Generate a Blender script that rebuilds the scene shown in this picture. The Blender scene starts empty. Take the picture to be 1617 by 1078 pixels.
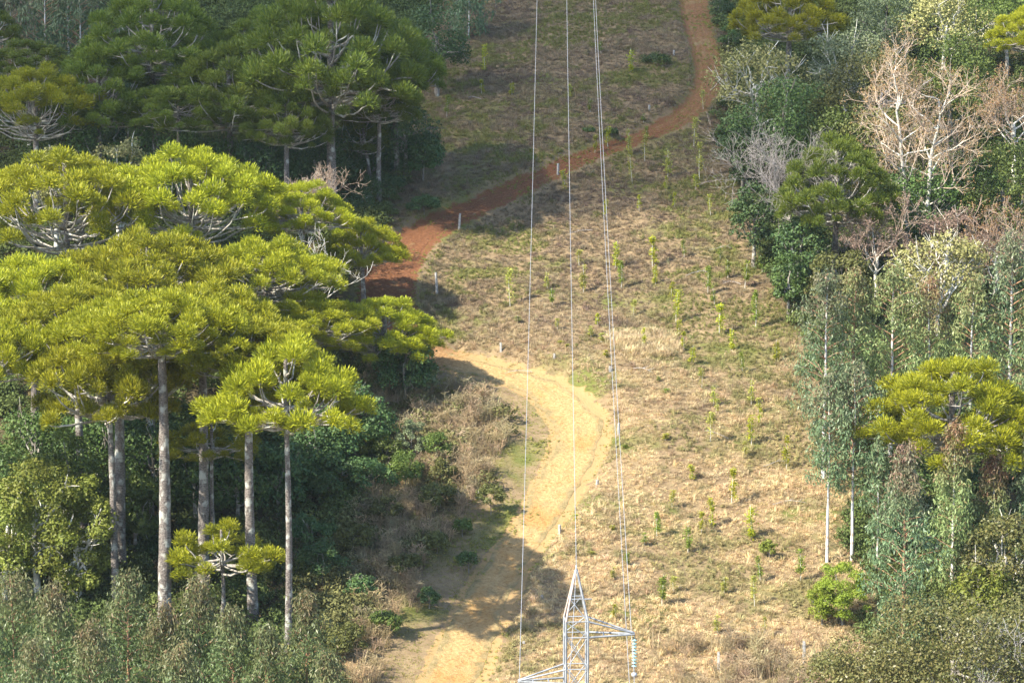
import bpy, math, numpy as np
from mathutils import Vector, Euler

# ------------------------------------------------------------------ camera, world, sun, exposure
scene = bpy.context.scene
COL = scene.collection
CAMZ = 70.0
PITCH = math.radians(9.0)
F_PX = 808.5 / math.tan(math.radians(10.0))          # focal length in photo pixels, 20 degree lens
cam_data = bpy.data.cameras.new('camera')
cam = bpy.data.objects.new('camera', cam_data)
COL.objects.link(cam)
cam.location = (0, 0, CAMZ)
cam.rotation_euler = (math.radians(90) - PITCH, 0, 0)
cam_data.sensor_width = 36.0
cam_data.lens = 18.0 / math.tan(math.radians(10.0))
cam_data.clip_start = 1.0
cam_data.clip_end = 9000.0
scene.camera = cam

SUN_ELEV = math.radians(43.0)
SUN_AZ = math.radians(-122.0)       # clockwise from +Y: the sun stands to the left of and behind the camera
TO_SUN = Vector((math.sin(SUN_AZ) * math.cos(SUN_ELEV), math.cos(SUN_AZ) * math.cos(SUN_ELEV), math.sin(SUN_ELEV)))
world = bpy.data.worlds.new('World')
scene.world = world
world.use_nodes = True
wn = world.node_tree.nodes
sky = wn.new('ShaderNodeTexSky')
sky.sky_type = 'NISHITA'
sky.sun_disc = False
sky.sun_elevation = SUN_ELEV
sky.sun_rotation = SUN_AZ
sky.altitude = 900
sky.dust_density = 1.5
wn['Background'].inputs['Strength'].default_value = 0.15
world.node_tree.links.new(sky.outputs[0], wn['Background'].inputs['Color'])

sun_data = bpy.data.lights.new('sun', 'SUN')
sun_data.energy = 5.0
sun_data.angle = math.radians(0.6)
sun_data.color = (1.0, 0.93, 0.80)
sun = bpy.data.objects.new('sun', sun_data)
COL.objects.link(sun)
sun.rotation_euler = TO_SUN.to_track_quat('Z', 'Y').to_euler()

scene.view_settings.view_transform = 'Standard'
scene.view_settings.look = 'None'
scene.view_settings.exposure = 1.48
scene.view_settings.gamma = 1.0
scene.render.engine = 'CYCLES'
scene.cycles.max_bounces = 6
scene.cycles.diffuse_bounces = 3
scene.cycles.transmission_bounces = 4
scene.cycles.transparent_max_bounces = 4
scene.cycles.volume_bounces = 1
scene.cycles.caustics_reflective = False
scene.cycles.caustics_refractive = False
scene.cycles.use_denoising = True

# ------------------------------------------------------------------ numeric helpers
RNG = np.random.default_rng(7)


def _hash(ix, iy, seed):
    h = (ix.astype(np.int64) * 374761393 + iy.astype(np.int64) * 668265263 + seed * 1442695041) & 0xFFFFFFFF
    h = ((h ^ (h >> 13)) * 1274126177) & 0xFFFFFFFF
    h = h ^ (h >> 16)
    return (h & 0xFFFF) / 65535.0


def vnoise(x, y, seed=0):
    x = np.asarray(x, float); y = np.asarray(y, float)
    ix = np.floor(x); iy = np.floor(y)
    fx = x - ix; fy = y - iy
    fx = fx * fx * (3 - 2 * fx); fy = fy * fy * (3 - 2 * fy)
    a = _hash(ix, iy, seed); b = _hash(ix + 1, iy, seed)
    c = _hash(ix, iy + 1, seed); d = _hash(ix + 1, iy + 1, seed)
    return (a * (1 - fx) + b * fx) * (1 - fy) + (c * (1 - fx) + d * fx) * fy


def fbm(x, y, seed=0, octaves=3):
    t = 0.0; amp = 0.5; tot = 0.0
    for o in range(octaves):
        t = t + amp * vnoise(np.asarray(x) * 2 ** o, np.asarray(y) * 2 ** o, seed + o * 17)
        tot += amp; amp *= 0.5
    return t / tot


def softplus(v, k):
    v = np.asarray(v, float) / k
    return k * np.where(v > 30, v, np.log1p(np.exp(np.minimum(v, 30))))


def smooth(a, b, v):
    t = np.clip((np.asarray(v, float) - a) / (b - a), 0, 1)
    return t * t * (3 - 2 * t)


FWD = np.array([0, math.cos(PITCH), -math.sin(PITCH)])
UPV = np.array([0, math.sin(PITCH), math.cos(PITCH)])


def base_height(x, y):
    x = np.asarray(x, float); y = np.asarray(y, float)
    h = 4.2 + 0.03 * (y - 230) + 0.262 * softplus(y - 229, 5.0) - 0.36 * softplus(y - 640, 40.0)
    h = h + 2.6 * (fbm(x / 46.0, y / 46.0, 3, 2) - 0.5)
    return h


ROAD_XY = None      # filled below: centre line samples
ROAD_HW = None


def road_dist(x, y):
    """distance to the road centre line minus half its width, and side sign (+ right of travel)"""
    x = np.asarray(x, float).ravel(); y = np.asarray(y, float).ravel()
    best = np.full(x.shape, 1e9); side = np.zeros(x.shape); par = np.zeros(x.shape)
    m = (x > -90) & (x < 110) & (y > 190) & (y < 470)
    xi = x[m]; yi = y[m]
    bb = np.full(xi.shape, 1e9); ss = np.zeros(xi.shape); pp = np.zeros(xi.shape)
    n = len(ROAD_XY)
    for k in range(0, n - 1):
        p = ROAD_XY[k]; q = ROAD_XY[k + 1]
        d = q - p
        t = np.clip(((xi - p[0]) * d[0] + (yi - p[1]) * d[1]) / (d @ d), 0, 1)
        dx = xi - (p[0] + t * d[0]); dy = yi - (p[1] + t * d[1])
        hw = ROAD_HW[k] * (1 - t) + ROAD_HW[k + 1] * t
        dist = np.hypot(dx, dy) - hw
        u = dist < bb
        bb = np.where(u, dist, bb)
        ss = np.where(u, np.sign(d[0] * -dy + d[1] * dx), ss)
        pp = np.where(u, k + t, pp)
    best[m] = bb; side[m] = ss; par[m] = pp
    return best, side, par


def height(x, y):
    x = np.asarray(x, float); y = np.asarray(y, float)
    h = base_height(x, y)
    rough = 0.55 * (fbm(x / 5.0, y / 5.0, 11, 3) - 0.5) + 0.16 * (vnoise(x / 0.9, y / 0.9, 21) - 0.5)
    if ROAD_XY is not None:
        d, s, k = road_dist(x, y)
        d = d.reshape(x.shape); s = s.reshape(x.shape); k = k.reshape(x.shape)
        low = k < ROAD_SPLIT
        bank = np.where((s > 0) & low, 1.1 * smooth(0.1, 2.6, d), 0.0)
        bank = np.where((s < 0) & low, 0.35 * smooth(0.6, 4.0, d), bank)
        bank = np.where((s < 0) & ~low, 0.8 * smooth(0.0, 1.6, d), bank)
        bank = np.where((s > 0) & ~low, -0.5 * smooth(0.2, 2.5, d), bank)
        fade = 1 - smooth(6, 16, d)
        h = h + bank * fade + rough * smooth(-0.6, 1.5, d)
        h = h + 0.05 * (vnoise(x / 0.7, y / 1.6, 31) - 0.5) * (d < 0)
    else:
        h = h + 0 * rough
    return h


def ray(px, py):
    d = FWD + (px - 808.5) / F_PX * np.array([1.0, 0, 0]) - (py - 539.0) / F_PX * UPV
    return d


def ground_at(px, py, hf=None):
    d = ray(px, py)
    t = np.linspace(120, 900, 2601)
    P = np.outer(t, d)
    h = base_height(P[:, 0], P[:, 1])
    below = np.nonzero(P[:, 2] + CAMZ < h)[0]
    i = below[0] if len(below) else len(t) - 1
    lo, hi = t[max(i - 1, 0)], t[i]
    for _ in range(14):
        m = 0.5 * (lo + hi); p = d * m
        if p[2] + CAMZ < float(base_height(p[0], p[1])): hi = m
        else: lo = m
    p = d * hi
    return np.array([p[0], p[1]])


def project(P):
    P = np.asarray(P, float)
    q = P - np.array([0, 0, CAMZ])
    z = q @ FWD
    return 808.5 + F_PX * q[..., 0] / z, 539.0 - F_PX * (q @ UPV) / z, z


# ------------------------------------------------------------------ mesh helpers
def build_mesh(name, verts, faces, mat=None, attrs=None, smooth_shade=False):
    """faces: list of (m,k) int arrays; attrs: dict name -> per-face values (in order)"""
    me = bpy.data.meshes.new(name)
    verts = np.asarray(verts, np.float32)
    faces = [np.asarray(f, np.int32) for f in faces if len(f)]
    nl = sum(f.size for f in faces); nf = sum(len(f) for f in faces)
    me.vertices.add(len(verts)); me.vertices.foreach_set('co', verts.ravel())
    me.loops.add(nl); me.loops.foreach_set('vertex_index', np.concatenate([f.ravel() for f in faces]))
    me.polygons.add(nf)
    tot = np.concatenate([np.full(len(f), f.shape[1], np.int32) for f in faces])
    start = np.concatenate([[0], np.cumsum(tot)[:-1]]).astype(np.int32)
    me.polygons.foreach_set('loop_start', start)
    me.polygons.foreach_set('loop_total', tot)
    me.update(calc_edges=True)
    if smooth_shade:
        me.polygons.foreach_set('use_smooth', np.ones(nf, bool))
    if attrs:
        for k, v in attrs.items():
            a = me.attributes.new(k, 'FLOAT', 'FACE')
            a.data.foreach_set('value', np.asarray(v, np.float32))
    if mat: me.materials.append(mat)
    return me


class Geo:
    """collects geometry (quads and triangles) for one mesh"""
    def __init__(self):
        self.v = []; self.q = []; self.t = []; self.n = 0; self.aq = []; self.at = []

    def add(self, v, q=None, t=None, aq=None, at=None):
        v = np.asarray(v, float)
        if q is not None and len(q):
            q = np.asarray(q); self.q.append(q + self.n)
            self.aq.append(np.zeros(len(q)) if aq is None else np.broadcast_to(aq, (len(q),)))
        if t is not None and len(t):
            t = np.asarray(t); self.t.append(t + self.n)
            self.at.append(np.zeros(len(t)) if at is None else np.broadcast_to(at, (len(t),)))
        self.v.append(v); self.n += len(v)

    def mesh(self, name, mat, smooth_shade=False):
        f = []; a = []
        if self.q: f.append(np.concatenate(self.q)); a.append(np.concatenate(self.aq))
        if self.t: f.append(np.concatenate(self.t)); a.append(np.concatenate(self.at))
        return build_mesh(name, np.concatenate(self.v), f, mat, {'rnd': np.concatenate(a)}, smooth_shade)


def tube(pts, radii, sides=5, cap=False):
    pts = np.asarray(pts, float); k = len(pts)
    radii = np.asarray(radii, float)
    tan = np.gradient(pts, axis=0)
    tan /= np.linalg.norm(tan, axis=1)[:, None] + 1e-9
    ref = np.where(np.abs(tan[:, 2:3]) > 0.9, np.array([[1.0, 0, 0]]), np.array([[0, 0, 1.0]]))
    if np.abs(tan[:, 2]).max() > 0.9: ref = np.tile(np.array([[1.0, 0.1, 0]]), (k, 1)) if np.abs(tan[:, 0]).max() < 0.9 else np.tile(np.array([[0.0, 1.0, 0]]), (k, 1))
    a = np.cross(tan, ref); a /= np.linalg.norm(a, axis=1)[:, None] + 1e-9
    b = np.cross(tan, a)
    ang = np.linspace(0, 2 * np.pi, sides, endpoint=False)
    if radii.ndim == 1: radii = np.repeat(radii[:, None], sides, 1)
    v = pts[:, None, :] + radii[:, :, None] * (np.cos(ang)[None, :, None] * a[:, None, :] + np.sin(ang)[None, :, None] * b[:, None, :])
    v = v.reshape(-1, 3)
    i = np.arange(k - 1)[:, None] * sides; j = np.arange(sides)[None, :]; j2 = (j + 1) % sides
    q = np.stack([i + j, i + j2, i + sides + j2, i + sides + j], -1).reshape(-1, 4)
    if cap:
        v = np.vstack([v, pts[-1] + tan[-1] * radii[-1].mean() * 0.3])
        top = (k - 1) * sides
        t = np.stack([top + np.arange(sides), top + (np.arange(sides) + 1) % sides, np.full(sides, len(v) - 1)], -1)
        return v, q, t
    return v, q, np.zeros((0, 3), int)


def norm(v):
    return v / (np.linalg.norm(v, axis=-1, keepdims=True) + 1e-9)


def leaves(centres, axis, normal, L, W):
    """kite shaped leaves: one quad each"""
    axis = norm(axis)
    b = norm(np.cross(axis, normal))
    n = norm(np.cross(b, axis))
    L = np.broadcast_to(L, (len(centres),))[:, None]; W = np.broadcast_to(W, (len(centres),))[:, None]
    v = np.stack([centres - axis * L * 0.5, centres + b * W * 0.5 + n * W * 0.14, centres + axis * L * 0.5, centres - b * W * 0.5 + n * W * 0.14], 1).reshape(-1, 3)
    q = np.arange(len(centres) * 4).reshape(-1, 4)
    return v, q


def rand_dirs(rng, n, zmin=-1.0):
    z = rng.uniform(zmin, 1, n); a = rng.uniform(0, 2 * np.pi, n); r = np.sqrt(np.maximum(0, 1 - z * z))
    return np.stack([r * np.cos(a), r * np.sin(a), z], -1)


def obj(name, me, parent=None, loc=(0, 0, 0)):
    o = bpy.data.objects.new(name, me)
    COL.objects.link(o)
    o.location = loc
    if parent is not None: o.parent = parent
    return o


def tag(o, label, cat, group=None, kind=None):
    o['label'] = label; o['category'] = cat
    if group: o['group'] = group
    if kind: o['kind'] = kind
    return o


def thing(name, label, cat, loc, rz=0.0, group=None):
    o = bpy.data.objects.new(name, None)
    o.empty_display_size = 0.5
    COL.objects.link(o)
    o.location = loc; o.rotation_euler = (0, 0, rz)
    return tag(o, label, cat, group)


# ------------------------------------------------------------------ materials
def nodes_of(name):
    m = bpy.data.materials.new(name); m.use_nodes = True
    nt = m.node_tree
    return m, nt, nt.nodes, nt.links


def ramp(nodes, stops):
    r = nodes.new('ShaderNodeValToRGB')
    e = r.color_ramp.elements
    while len(e) < len(stops): e.new(0.5)
    for k, (p, c) in enumerate(stops):
        e[k].position = p; e[k].color = (*c, 1)
    return r


def leaf_mat(name, cols, trans=0.3, rough=0.55, tipcol=None):
    m, nt, N, L = nodes_of(name)
    at = N.new('ShaderNodeAttribute'); at.attribute_name = 'rnd'
    n = len(cols)
    r = ramp(N, [(k / max(1, n - 1), c) for k, c in enumerate(cols)])
    L.new(at.outputs['Fac'], r.inputs[0])
    oi = N.new('ShaderNodeObjectInfo')
    hs = N.new('ShaderNodeHueSaturation')
    mr = N.new('ShaderNodeMapRange'); mr.inputs[3].default_value = 0.49; mr.inputs[4].default_value = 0.508
    L.new(oi.outputs['Random'], mr.inputs[0]); L.new(mr.outputs[0], hs.inputs['Hue'])
    mv = N.new('ShaderNodeMapRange'); mv.inputs[3].default_value = 0.82; mv.inputs[4].default_value = 1.2
    L.new(oi.outputs['Random'], mv.inputs[0]); L.new(mv.outputs[0], hs.inputs['Value'])
    L.new(r.outputs[0], hs.inputs['Color'])
    out_col = hs.outputs[0]
    if tipcol:
        a2 = N.new('ShaderNodeAttribute'); a2.attribute_name = 'tip'
        mx = N.new('ShaderNodeMixRGB'); mx.inputs[2].default_value = (*tipcol, 1)
        L.new(a2.outputs['Fac'], mx.inputs[0]); L.new(out_col, mx.inputs[1]); out_col = mx.outputs[0]
    p = N['Principled BSDF']; p.inputs['Roughness'].default_value = rough
    p.inputs['Specular IOR Level'].default_value = 0.28
    L.new(out_col, p.inputs['Base Color'])
    tr = N.new('ShaderNodeBsdfTranslucent'); L.new(out_col, tr.inputs['Color'])
    ms = N.new('ShaderNodeMixShader'); ms.inputs[0].default_value = trans
    L.new(p.outputs[0], ms.inputs[1]); L.new(tr.outputs[0], ms.inputs[2])
    L.new(ms.outputs[0], N['Material Output'].inputs['Surface'])
    return m


def bark_mat(name, dark, light, spot, scale=1.6, bump=0.5, zs=0.45):
    m, nt, N, L = nodes_of(name)
    tc = N.new('ShaderNodeTexCoord')
    mp = N.new('ShaderNodeMapping'); mp.inputs['Scale'].default_value = (scale, scale, scale * zs)
    L.new(tc.outputs['Object'], mp.inputs[0])
    n1 = N.new('ShaderNodeTexNoise'); n1.inputs['Scale'].default_value = 2.2; n1.inputs['Detail'].default_value = 6
    L.new(mp.outputs[0], n1.inputs['Vector'])
    r1 = ramp(N, [(0.35, dark), (0.62, light)]); L.new(n1.outputs[0], r1.inputs[0])
    n2 = N.new('ShaderNodeTexNoise'); n2.inputs['Scale'].default_value = 1.5; n2.inputs['Detail'].default_value = 5
    L.new(tc.outputs['Object'], n2.inputs['Vector'])
    r2 = ramp(N, [(0.52, (0, 0, 0)), (0.62, (1, 1, 1))]); L.new(n2.outputs[0], r2.inputs[0])
    mx = N.new('ShaderNodeMixRGB'); mx.inputs[2].default_value = (*spot, 1)
    L.new(r2.outputs[0], mx.inputs[0]); L.new(r1.outputs[0], mx.inputs[1])
    p = N['Principled BSDF']; p.inputs['Roughness'].default_value = 0.9
    L.new(mx.outputs[0], p.inputs['Base Color'])
    b = N.new('ShaderNodeBump'); b.inputs['Strength'].default_value = bump; b.inputs['Distance'].default_value = 0.08
    L.new(n1.outputs[0], b.inputs['Height']); L.new(b.outputs[0], p.inputs['Normal'])
    return m


def plain_mat(name, col, rough=0.6, metal=0.0, vary=0.25, scale=6.0):
    m, nt, N, L = nodes_of(name)
    tc = N.new('ShaderNodeTexCoord')
    n1 = N.new('ShaderNodeTexNoise'); n1.inputs['Scale'].default_value = scale; n1.inputs['Detail'].default_value = 5
    L.new(tc.outputs['Object'], n1.inputs['Vector'])
    r = ramp(N, [(0.3, tuple(c * (1 - vary) for c in col)), (0.7, tuple(min(1, c * (1 + vary * 0.4)) for c in col))])
    L.new(n1.outputs[0], r.inputs[0])
    p = N['Principled BSDF']; p.inputs['Roughness'].default_value = rough; p.inputs['Metallic'].default_value = metal
    L.new(r.outputs[0], p.inputs['Base Color'])
    return m


M = {}
M['needle'] = leaf_mat('araucaria_needle', [(0.150, 0.175, 0.010), (0.260, 0.275, 0.013), (0.380, 0.365, 0.018)], 0.22, 0.5)
M['needle_deep'] = leaf_mat('araucaria_needle_shaded', [(0.062, 0.102, 0.014), (0.112, 0.155, 0.018), (0.175, 0.205, 0.024)], 0.22, 0.5)  # darker copy of the needles, the upper grove's shade put into the colour
M['arau_bark'] = bark_mat('araucaria_bark', (0.055, 0.045, 0.038), (0.20, 0.17, 0.145), (0.34, 0.335, 0.29), 2.6, 1.0, 1.9)
M['arau_limb'] = bark_mat('araucaria_limb', (0.20, 0.175, 0.145), (0.36, 0.33, 0.285), (0.50, 0.49, 0.42), 3.0, 0.3)
M['bark'] = bark_mat('grey_bark', (0.11, 0.095, 0.075), (0.24, 0.21, 0.17), (0.36, 0.36, 0.30))
M['bark_pale'] = bark_mat('pale_lichen_bark', (0.36, 0.33, 0.27), (0.56, 0.53, 0.46), (0.66, 0.66, 0.56), 2.0, 0.3)
M['bark_grey'] = bark_mat('grey_twig_bark', (0.24, 0.22, 0.20), (0.36, 0.33, 0.31), (0.42, 0.41, 0.38), 2.0, 0.3)
M['bark_mauve'] = bark_mat('mauve_grey_twig_bark', (0.20, 0.175, 0.16), (0.30, 0.265, 0.245), (0.34, 0.32, 0.29), 2.0, 0.3)
M['bark_cream'] = bark_mat('cream_twig_bark', (0.36, 0.26, 0.18), (0.48, 0.37, 0.27), (0.52, 0.44, 0.34), 2.0, 0.3)
M['bark_brown'] = bark_mat('brown_twig_bark', (0.23, 0.16, 0.11), (0.34, 0.25, 0.18), (0.38, 0.32, 0.25), 2.0, 0.3)
M['euc_bark'] = bark_mat('eucalyptus_bark', (0.46, 0.45, 0.43), (0.68, 0.67, 0.64), (0.40, 0.30, 0.22), 1.2, 0.2)
M['euc_twig'] = bark_mat('eucalyptus_twig', (0.26, 0.13, 0.07), (0.36, 0.20, 0.11), (0.34, 0.26, 0.18), 1.2, 0.2)
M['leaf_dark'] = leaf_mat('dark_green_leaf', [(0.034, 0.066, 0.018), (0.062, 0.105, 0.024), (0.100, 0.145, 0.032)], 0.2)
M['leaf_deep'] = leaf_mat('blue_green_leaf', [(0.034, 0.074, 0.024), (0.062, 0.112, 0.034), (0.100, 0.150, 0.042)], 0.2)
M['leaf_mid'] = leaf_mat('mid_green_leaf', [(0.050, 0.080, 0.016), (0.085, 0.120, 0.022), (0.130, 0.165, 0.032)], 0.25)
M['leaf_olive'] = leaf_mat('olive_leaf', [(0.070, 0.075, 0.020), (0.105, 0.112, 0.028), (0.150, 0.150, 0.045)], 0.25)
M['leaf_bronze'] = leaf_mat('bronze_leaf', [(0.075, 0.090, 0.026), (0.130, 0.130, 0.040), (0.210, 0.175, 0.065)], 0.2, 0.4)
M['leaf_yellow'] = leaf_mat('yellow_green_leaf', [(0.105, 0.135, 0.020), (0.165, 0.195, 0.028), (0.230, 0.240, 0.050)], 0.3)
M['leaf_lime'] = leaf_mat('lime_leaf', [(0.120, 0.170, 0.016), (0.190, 0.240, 0.024), (0.270, 0.310, 0.045)], 0.35)
M['leaf_lichen'] = leaf_mat('pale_lichen_leaf', [(0.130, 0.140, 0.035), (0.230, 0.220, 0.070), (0.360, 0.330, 0.150)], 0.2)
M['leaf_rust'] = leaf_mat('rust_bud', [(0.210, 0.120, 0.050), (0.310, 0.195, 0.085), (0.400, 0.280, 0.130)], 0.25)
M['leaf_pinkish'] = leaf_mat('pinkish_twig', [(0.160, 0.100, 0.075), (0.230, 0.155, 0.115), (0.300, 0.220, 0.160)], 0.2)
M['leaf_straw'] = leaf_mat('straw_weed', [(0.200, 0.140, 0.080), (0.310, 0.235, 0.135), (0.420, 0.330, 0.200)], 0.3)
M['leaf_sap'] = leaf_mat('sapling_leaf', [(0.190, 0.250, 0.018), (0.330, 0.360, 0.024), (0.500, 0.460, 0.030)], 0.35)
M['leaf_sap_pale'] = leaf_mat('pale_sapling_leaf', [(0.230, 0.260, 0.050), (0.360, 0.370, 0.070), (0.500, 0.470, 0.110)], 0.35)
M['leaf_sap_green'] = leaf_mat('green_sapling_leaf', [(0.110, 0.175, 0.025), (0.190, 0.260, 0.032), (0.290, 0.340, 0.045)], 0.35)
M['leaf_sage'] = leaf_mat('sage_leaf', [(0.110, 0.150, 0.070), (0.170, 0.210, 0.100), (0.240, 0.270, 0.140)], 0.25)
M['euc'] = leaf_mat('eucalyptus_leaf', [(0.110, 0.165, 0.058), (0.190, 0.250, 0.090), (0.290, 0.335, 0.140)], 0.25, 0.42, (0.24, 0.115, 0.07))
M['euc_young'] = leaf_mat('young_eucalyptus_leaf', [(0.062, 0.110, 0.042), (0.115, 0.175, 0.062), (0.185, 0.235, 0.095)], 0.25, 0.42, (0.20, 0.12, 0.07))
M['euc_blue'] = leaf_mat('blue_eucalyptus_leaf', [(0.068, 0.125, 0.060), (0.125, 0.190, 0.088), (0.200, 0.255, 0.125)], 0.22, 0.42, (0.22, 0.12, 0.09))
M['post'] = plain_mat('concrete_post', (0.38, 0.365, 0.335), 0.9, 0, 0.5, 4)
M['steel'] = plain_mat('galvanised_steel', (0.30, 0.315, 0.33), 0.6, 0.25, 0.35, 3)
M['cable'] = plain_mat('aluminium_cable', (0.40, 0.41, 0.43), 0.5, 0.2, 0.1, 1)
M['glass_disc'] = plain_mat('green_glass_insulator', (0.24, 0.42, 0.40), 0.12, 0.0, 0.1, 9)
M['rust_steel'] = plain_mat('red_painted_steel', (0.50, 0.40, 0.34), 0.6, 0.2, 0.2, 3)


def ground_material():
    m, nt, N, L = nodes_of('hillside_ground')
    tc = N.new('ShaderNodeTexCoord')
    def noise(s, d=5, rough=0.6):
        n = N.new('ShaderNodeTexNoise'); n.inputs['Scale'].default_value = s; n.inputs['Detail'].default_value = d
        n.inputs['Roughness'].default_value = rough
        L.new(tc.outputs['Object'], n.inputs['Vector']); return n
    n1 = noise(0.11); n2 = noise(0.9, 6, 0.7); n3 = noise(5.0, 6, 0.7)
    straw = ramp(N, [(0.25, (0.13, 0.090, 0.055)), (0.55, (0.225, 0.163, 0.09)), (0.78, (0.31, 0.235, 0.13))])
    L.new(n2.outputs[0], straw.inputs[0])
    green = ramp(N, [(0.3, (0.075, 0.085, 0.022)), (0.7, (0.16, 0.165, 0.045))]); L.new(n3.outputs[0], green.inputs[0])
    gm = ramp(N, [(0.50, (0, 0, 0)), (0.64, (1, 1, 1))]); L.new(n1.outputs[0], gm.inputs[0])
    mx = N.new('ShaderNodeMixRGB'); L.new(gm.outputs[0], mx.inputs[0]); L.new(straw.outputs[0], mx.inputs[1]); L.new(green.outputs[0], mx.inputs[2])
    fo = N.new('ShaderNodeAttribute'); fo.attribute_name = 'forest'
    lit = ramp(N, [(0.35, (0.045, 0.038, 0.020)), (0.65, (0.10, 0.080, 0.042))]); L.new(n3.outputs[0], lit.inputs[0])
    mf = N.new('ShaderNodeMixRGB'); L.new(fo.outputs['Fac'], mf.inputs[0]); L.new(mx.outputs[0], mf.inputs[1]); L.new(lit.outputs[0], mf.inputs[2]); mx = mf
    # bare soil close to the road
    at = N.new('ShaderNodeAttribute'); at.attribute_name = 'soil'
    ad = N.new('ShaderNodeMath'); ad.operation = 'ADD'
    sb = N.new('ShaderNodeMath'); sb.operation = 'MULTIPLY_ADD'; sb.inputs[1].default_value = 1.6; sb.inputs[2].default_value = -0.8
    L.new(n2.outputs[0], sb.inputs[0]); L.new(at.outputs['Fac'], ad.inputs[0]); L.new(sb.outputs[0], ad.inputs[1])
    sr = ramp(N, [(0.42, (0, 0, 0)), (0.62, (1, 1, 1))]); L.new(ad.outputs[0], sr.inputs[0])
    red = N.new('ShaderNodeAttribute'); red.attribute_name = 'red'
    soil = N.new('ShaderNodeMixRGB'); soil.inputs[1].default_value = (0.32, 0.21, 0.095, 1); soil.inputs[2].default_value = (0.15, 0.064, 0.030, 1)
    L.new(red.outputs['Fac'], soil.inputs[0])
    m2 = N.new('ShaderNodeMixRGB'); L.new(sr.outputs[0], m2.inputs[0]); L.new(mx.outputs[0], m2.inputs[1]); L.new(soil.outputs[0], m2.inputs[2])
    p = N['Principled BSDF']; p.inputs['Roughness'].default_value = 0.95; p.inputs['Specular IOR Level'].default_value = 0.1
    L.new(m2.outputs[0], p.inputs['Base Color'])
    b = N.new('ShaderNodeBump'); b.inputs['Strength'].default_value = 0.7; b.inputs['Distance'].default_value = 0.15
    L.new(n3.outputs[0], b.inputs['Height']); L.new(b.outputs[0], p.inputs['Normal'])
    return m


def road_material():
    m, nt, N, L = nodes_of('dirt_road_soil')
    tc = N.new('ShaderNodeTexCoord')
    def noise(s, d=6):
        n = N.new('ShaderNodeTexNoise'); n.inputs['Scale'].default_value = s; n.inputs['Detail'].default_value = d
        n.inputs['Roughness'].default_value = 0.65
        L.new(tc.outputs['Object'], n.inputs['Vector']); return n
    n1 = noise(0.5); n2 = noise(3.5); n3 = noise(1.3)
    och = ramp(N, [(0.3, (0.235, 0.145, 0.062)), (0.48, (0.355, 0.235, 0.102)), (0.72, (0.44, 0.31, 0.148))]); L.new(n2.outputs[0], och.inputs[0])
    rd = ramp(N, [(0.3, (0.085, 0.038, 0.018)), (0.52, (0.150, 0.064, 0.029)), (0.75, (0.235, 0.120, 0.055))]); L.new(n2.outputs[0], rd.inputs[0])
    at = N.new('ShaderNodeAttribute'); at.attribute_name = 'red'
    n4 = noise(0.22, 4)
    orr = ramp(N, [(0.46, (0, 0, 0)), (0.62, (1, 1, 1))]); L.new(n4.outputs[0], orr.inputs[0])
    orm = N.new('ShaderNodeMixRGB'); orm.blend_type = 'MULTIPLY'; orm.inputs[2].default_value = (0.92, 0.80, 0.66, 1)
    L.new(orr.outputs[0], orm.inputs[0]); L.new(och.outputs[0], orm.inputs[1])
    # scattered stones, twigs and wash marks
    n5 = noise(9.0, 3)
    st = ramp(N, [(0.60, (1, 1, 1)), (0.72, (0.45, 0.38, 0.32))]); L.new(n5.outputs[0], st.inputs[0])
    orm2 = N.new('ShaderNodeMixRGB'); orm2.blend_type = 'MULTIPLY'; orm2.inputs[0].default_value = 1.0
    L.new(orm.outputs[0], orm2.inputs[1]); L.new(st.outputs[0], orm2.inputs[2])
    mx = N.new('ShaderNodeMixRGB'); L.new(at.outputs['Fac'], mx.inputs[0]); L.new(orm2.outputs[0], mx.inputs[1]); L.new(rd.outputs[0], mx.inputs[2])
    # thin grass growing in between the wheel tracks and at the margins
    ed = N.new('ShaderNodeAttribute'); ed.attribute_name = 'edge'
    ad = N.new('ShaderNodeMath'); ad.operation = 'MULTIPLY_ADD'; ad.inputs[1].default_value = 0.30
    L.new(ed.outputs['Fac'], ad.inputs[0]); L.new(n1.outputs[0], ad.inputs[2])
    gr = ramp(N, [(0.60, (0, 0, 0)), (0.78, (1, 1, 1))]); L.new(ad.outputs[0], gr.inputs[0])
    gcol = ramp(N, [(0.35, (0.17, 0.135, 0.06)), (0.65, (0.29, 0.22, 0.11))]); L.new(n3.outputs[0], gcol.inputs[0])
    m2 = N.new('ShaderNodeMixRGB'); L.new(gr.outputs[0], m2.inputs[0]); L.new(mx.outputs[0], m2.inputs[1]); L.new(gcol.outputs[0], m2.inputs[2])
    p = N['Principled BSDF']; p.inputs['Roughness'].default_value = 0.95; p.inputs['Specular IOR Level'].default_value = 0.1
    L.new(m2.outputs[0], p.inputs['Base Color'])
    b = N.new('ShaderNodeBump'); b.inputs['Strength'].default_value = 0.9; b.inputs['Distance'].default_value = 0.2
    L.new(n2.outputs[0], b.inputs['Height']); L.new(b.outputs[0], p.inputs['Normal'])
    return m


M['ground'] = ground_material()
M['road'] = road_material()

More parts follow.
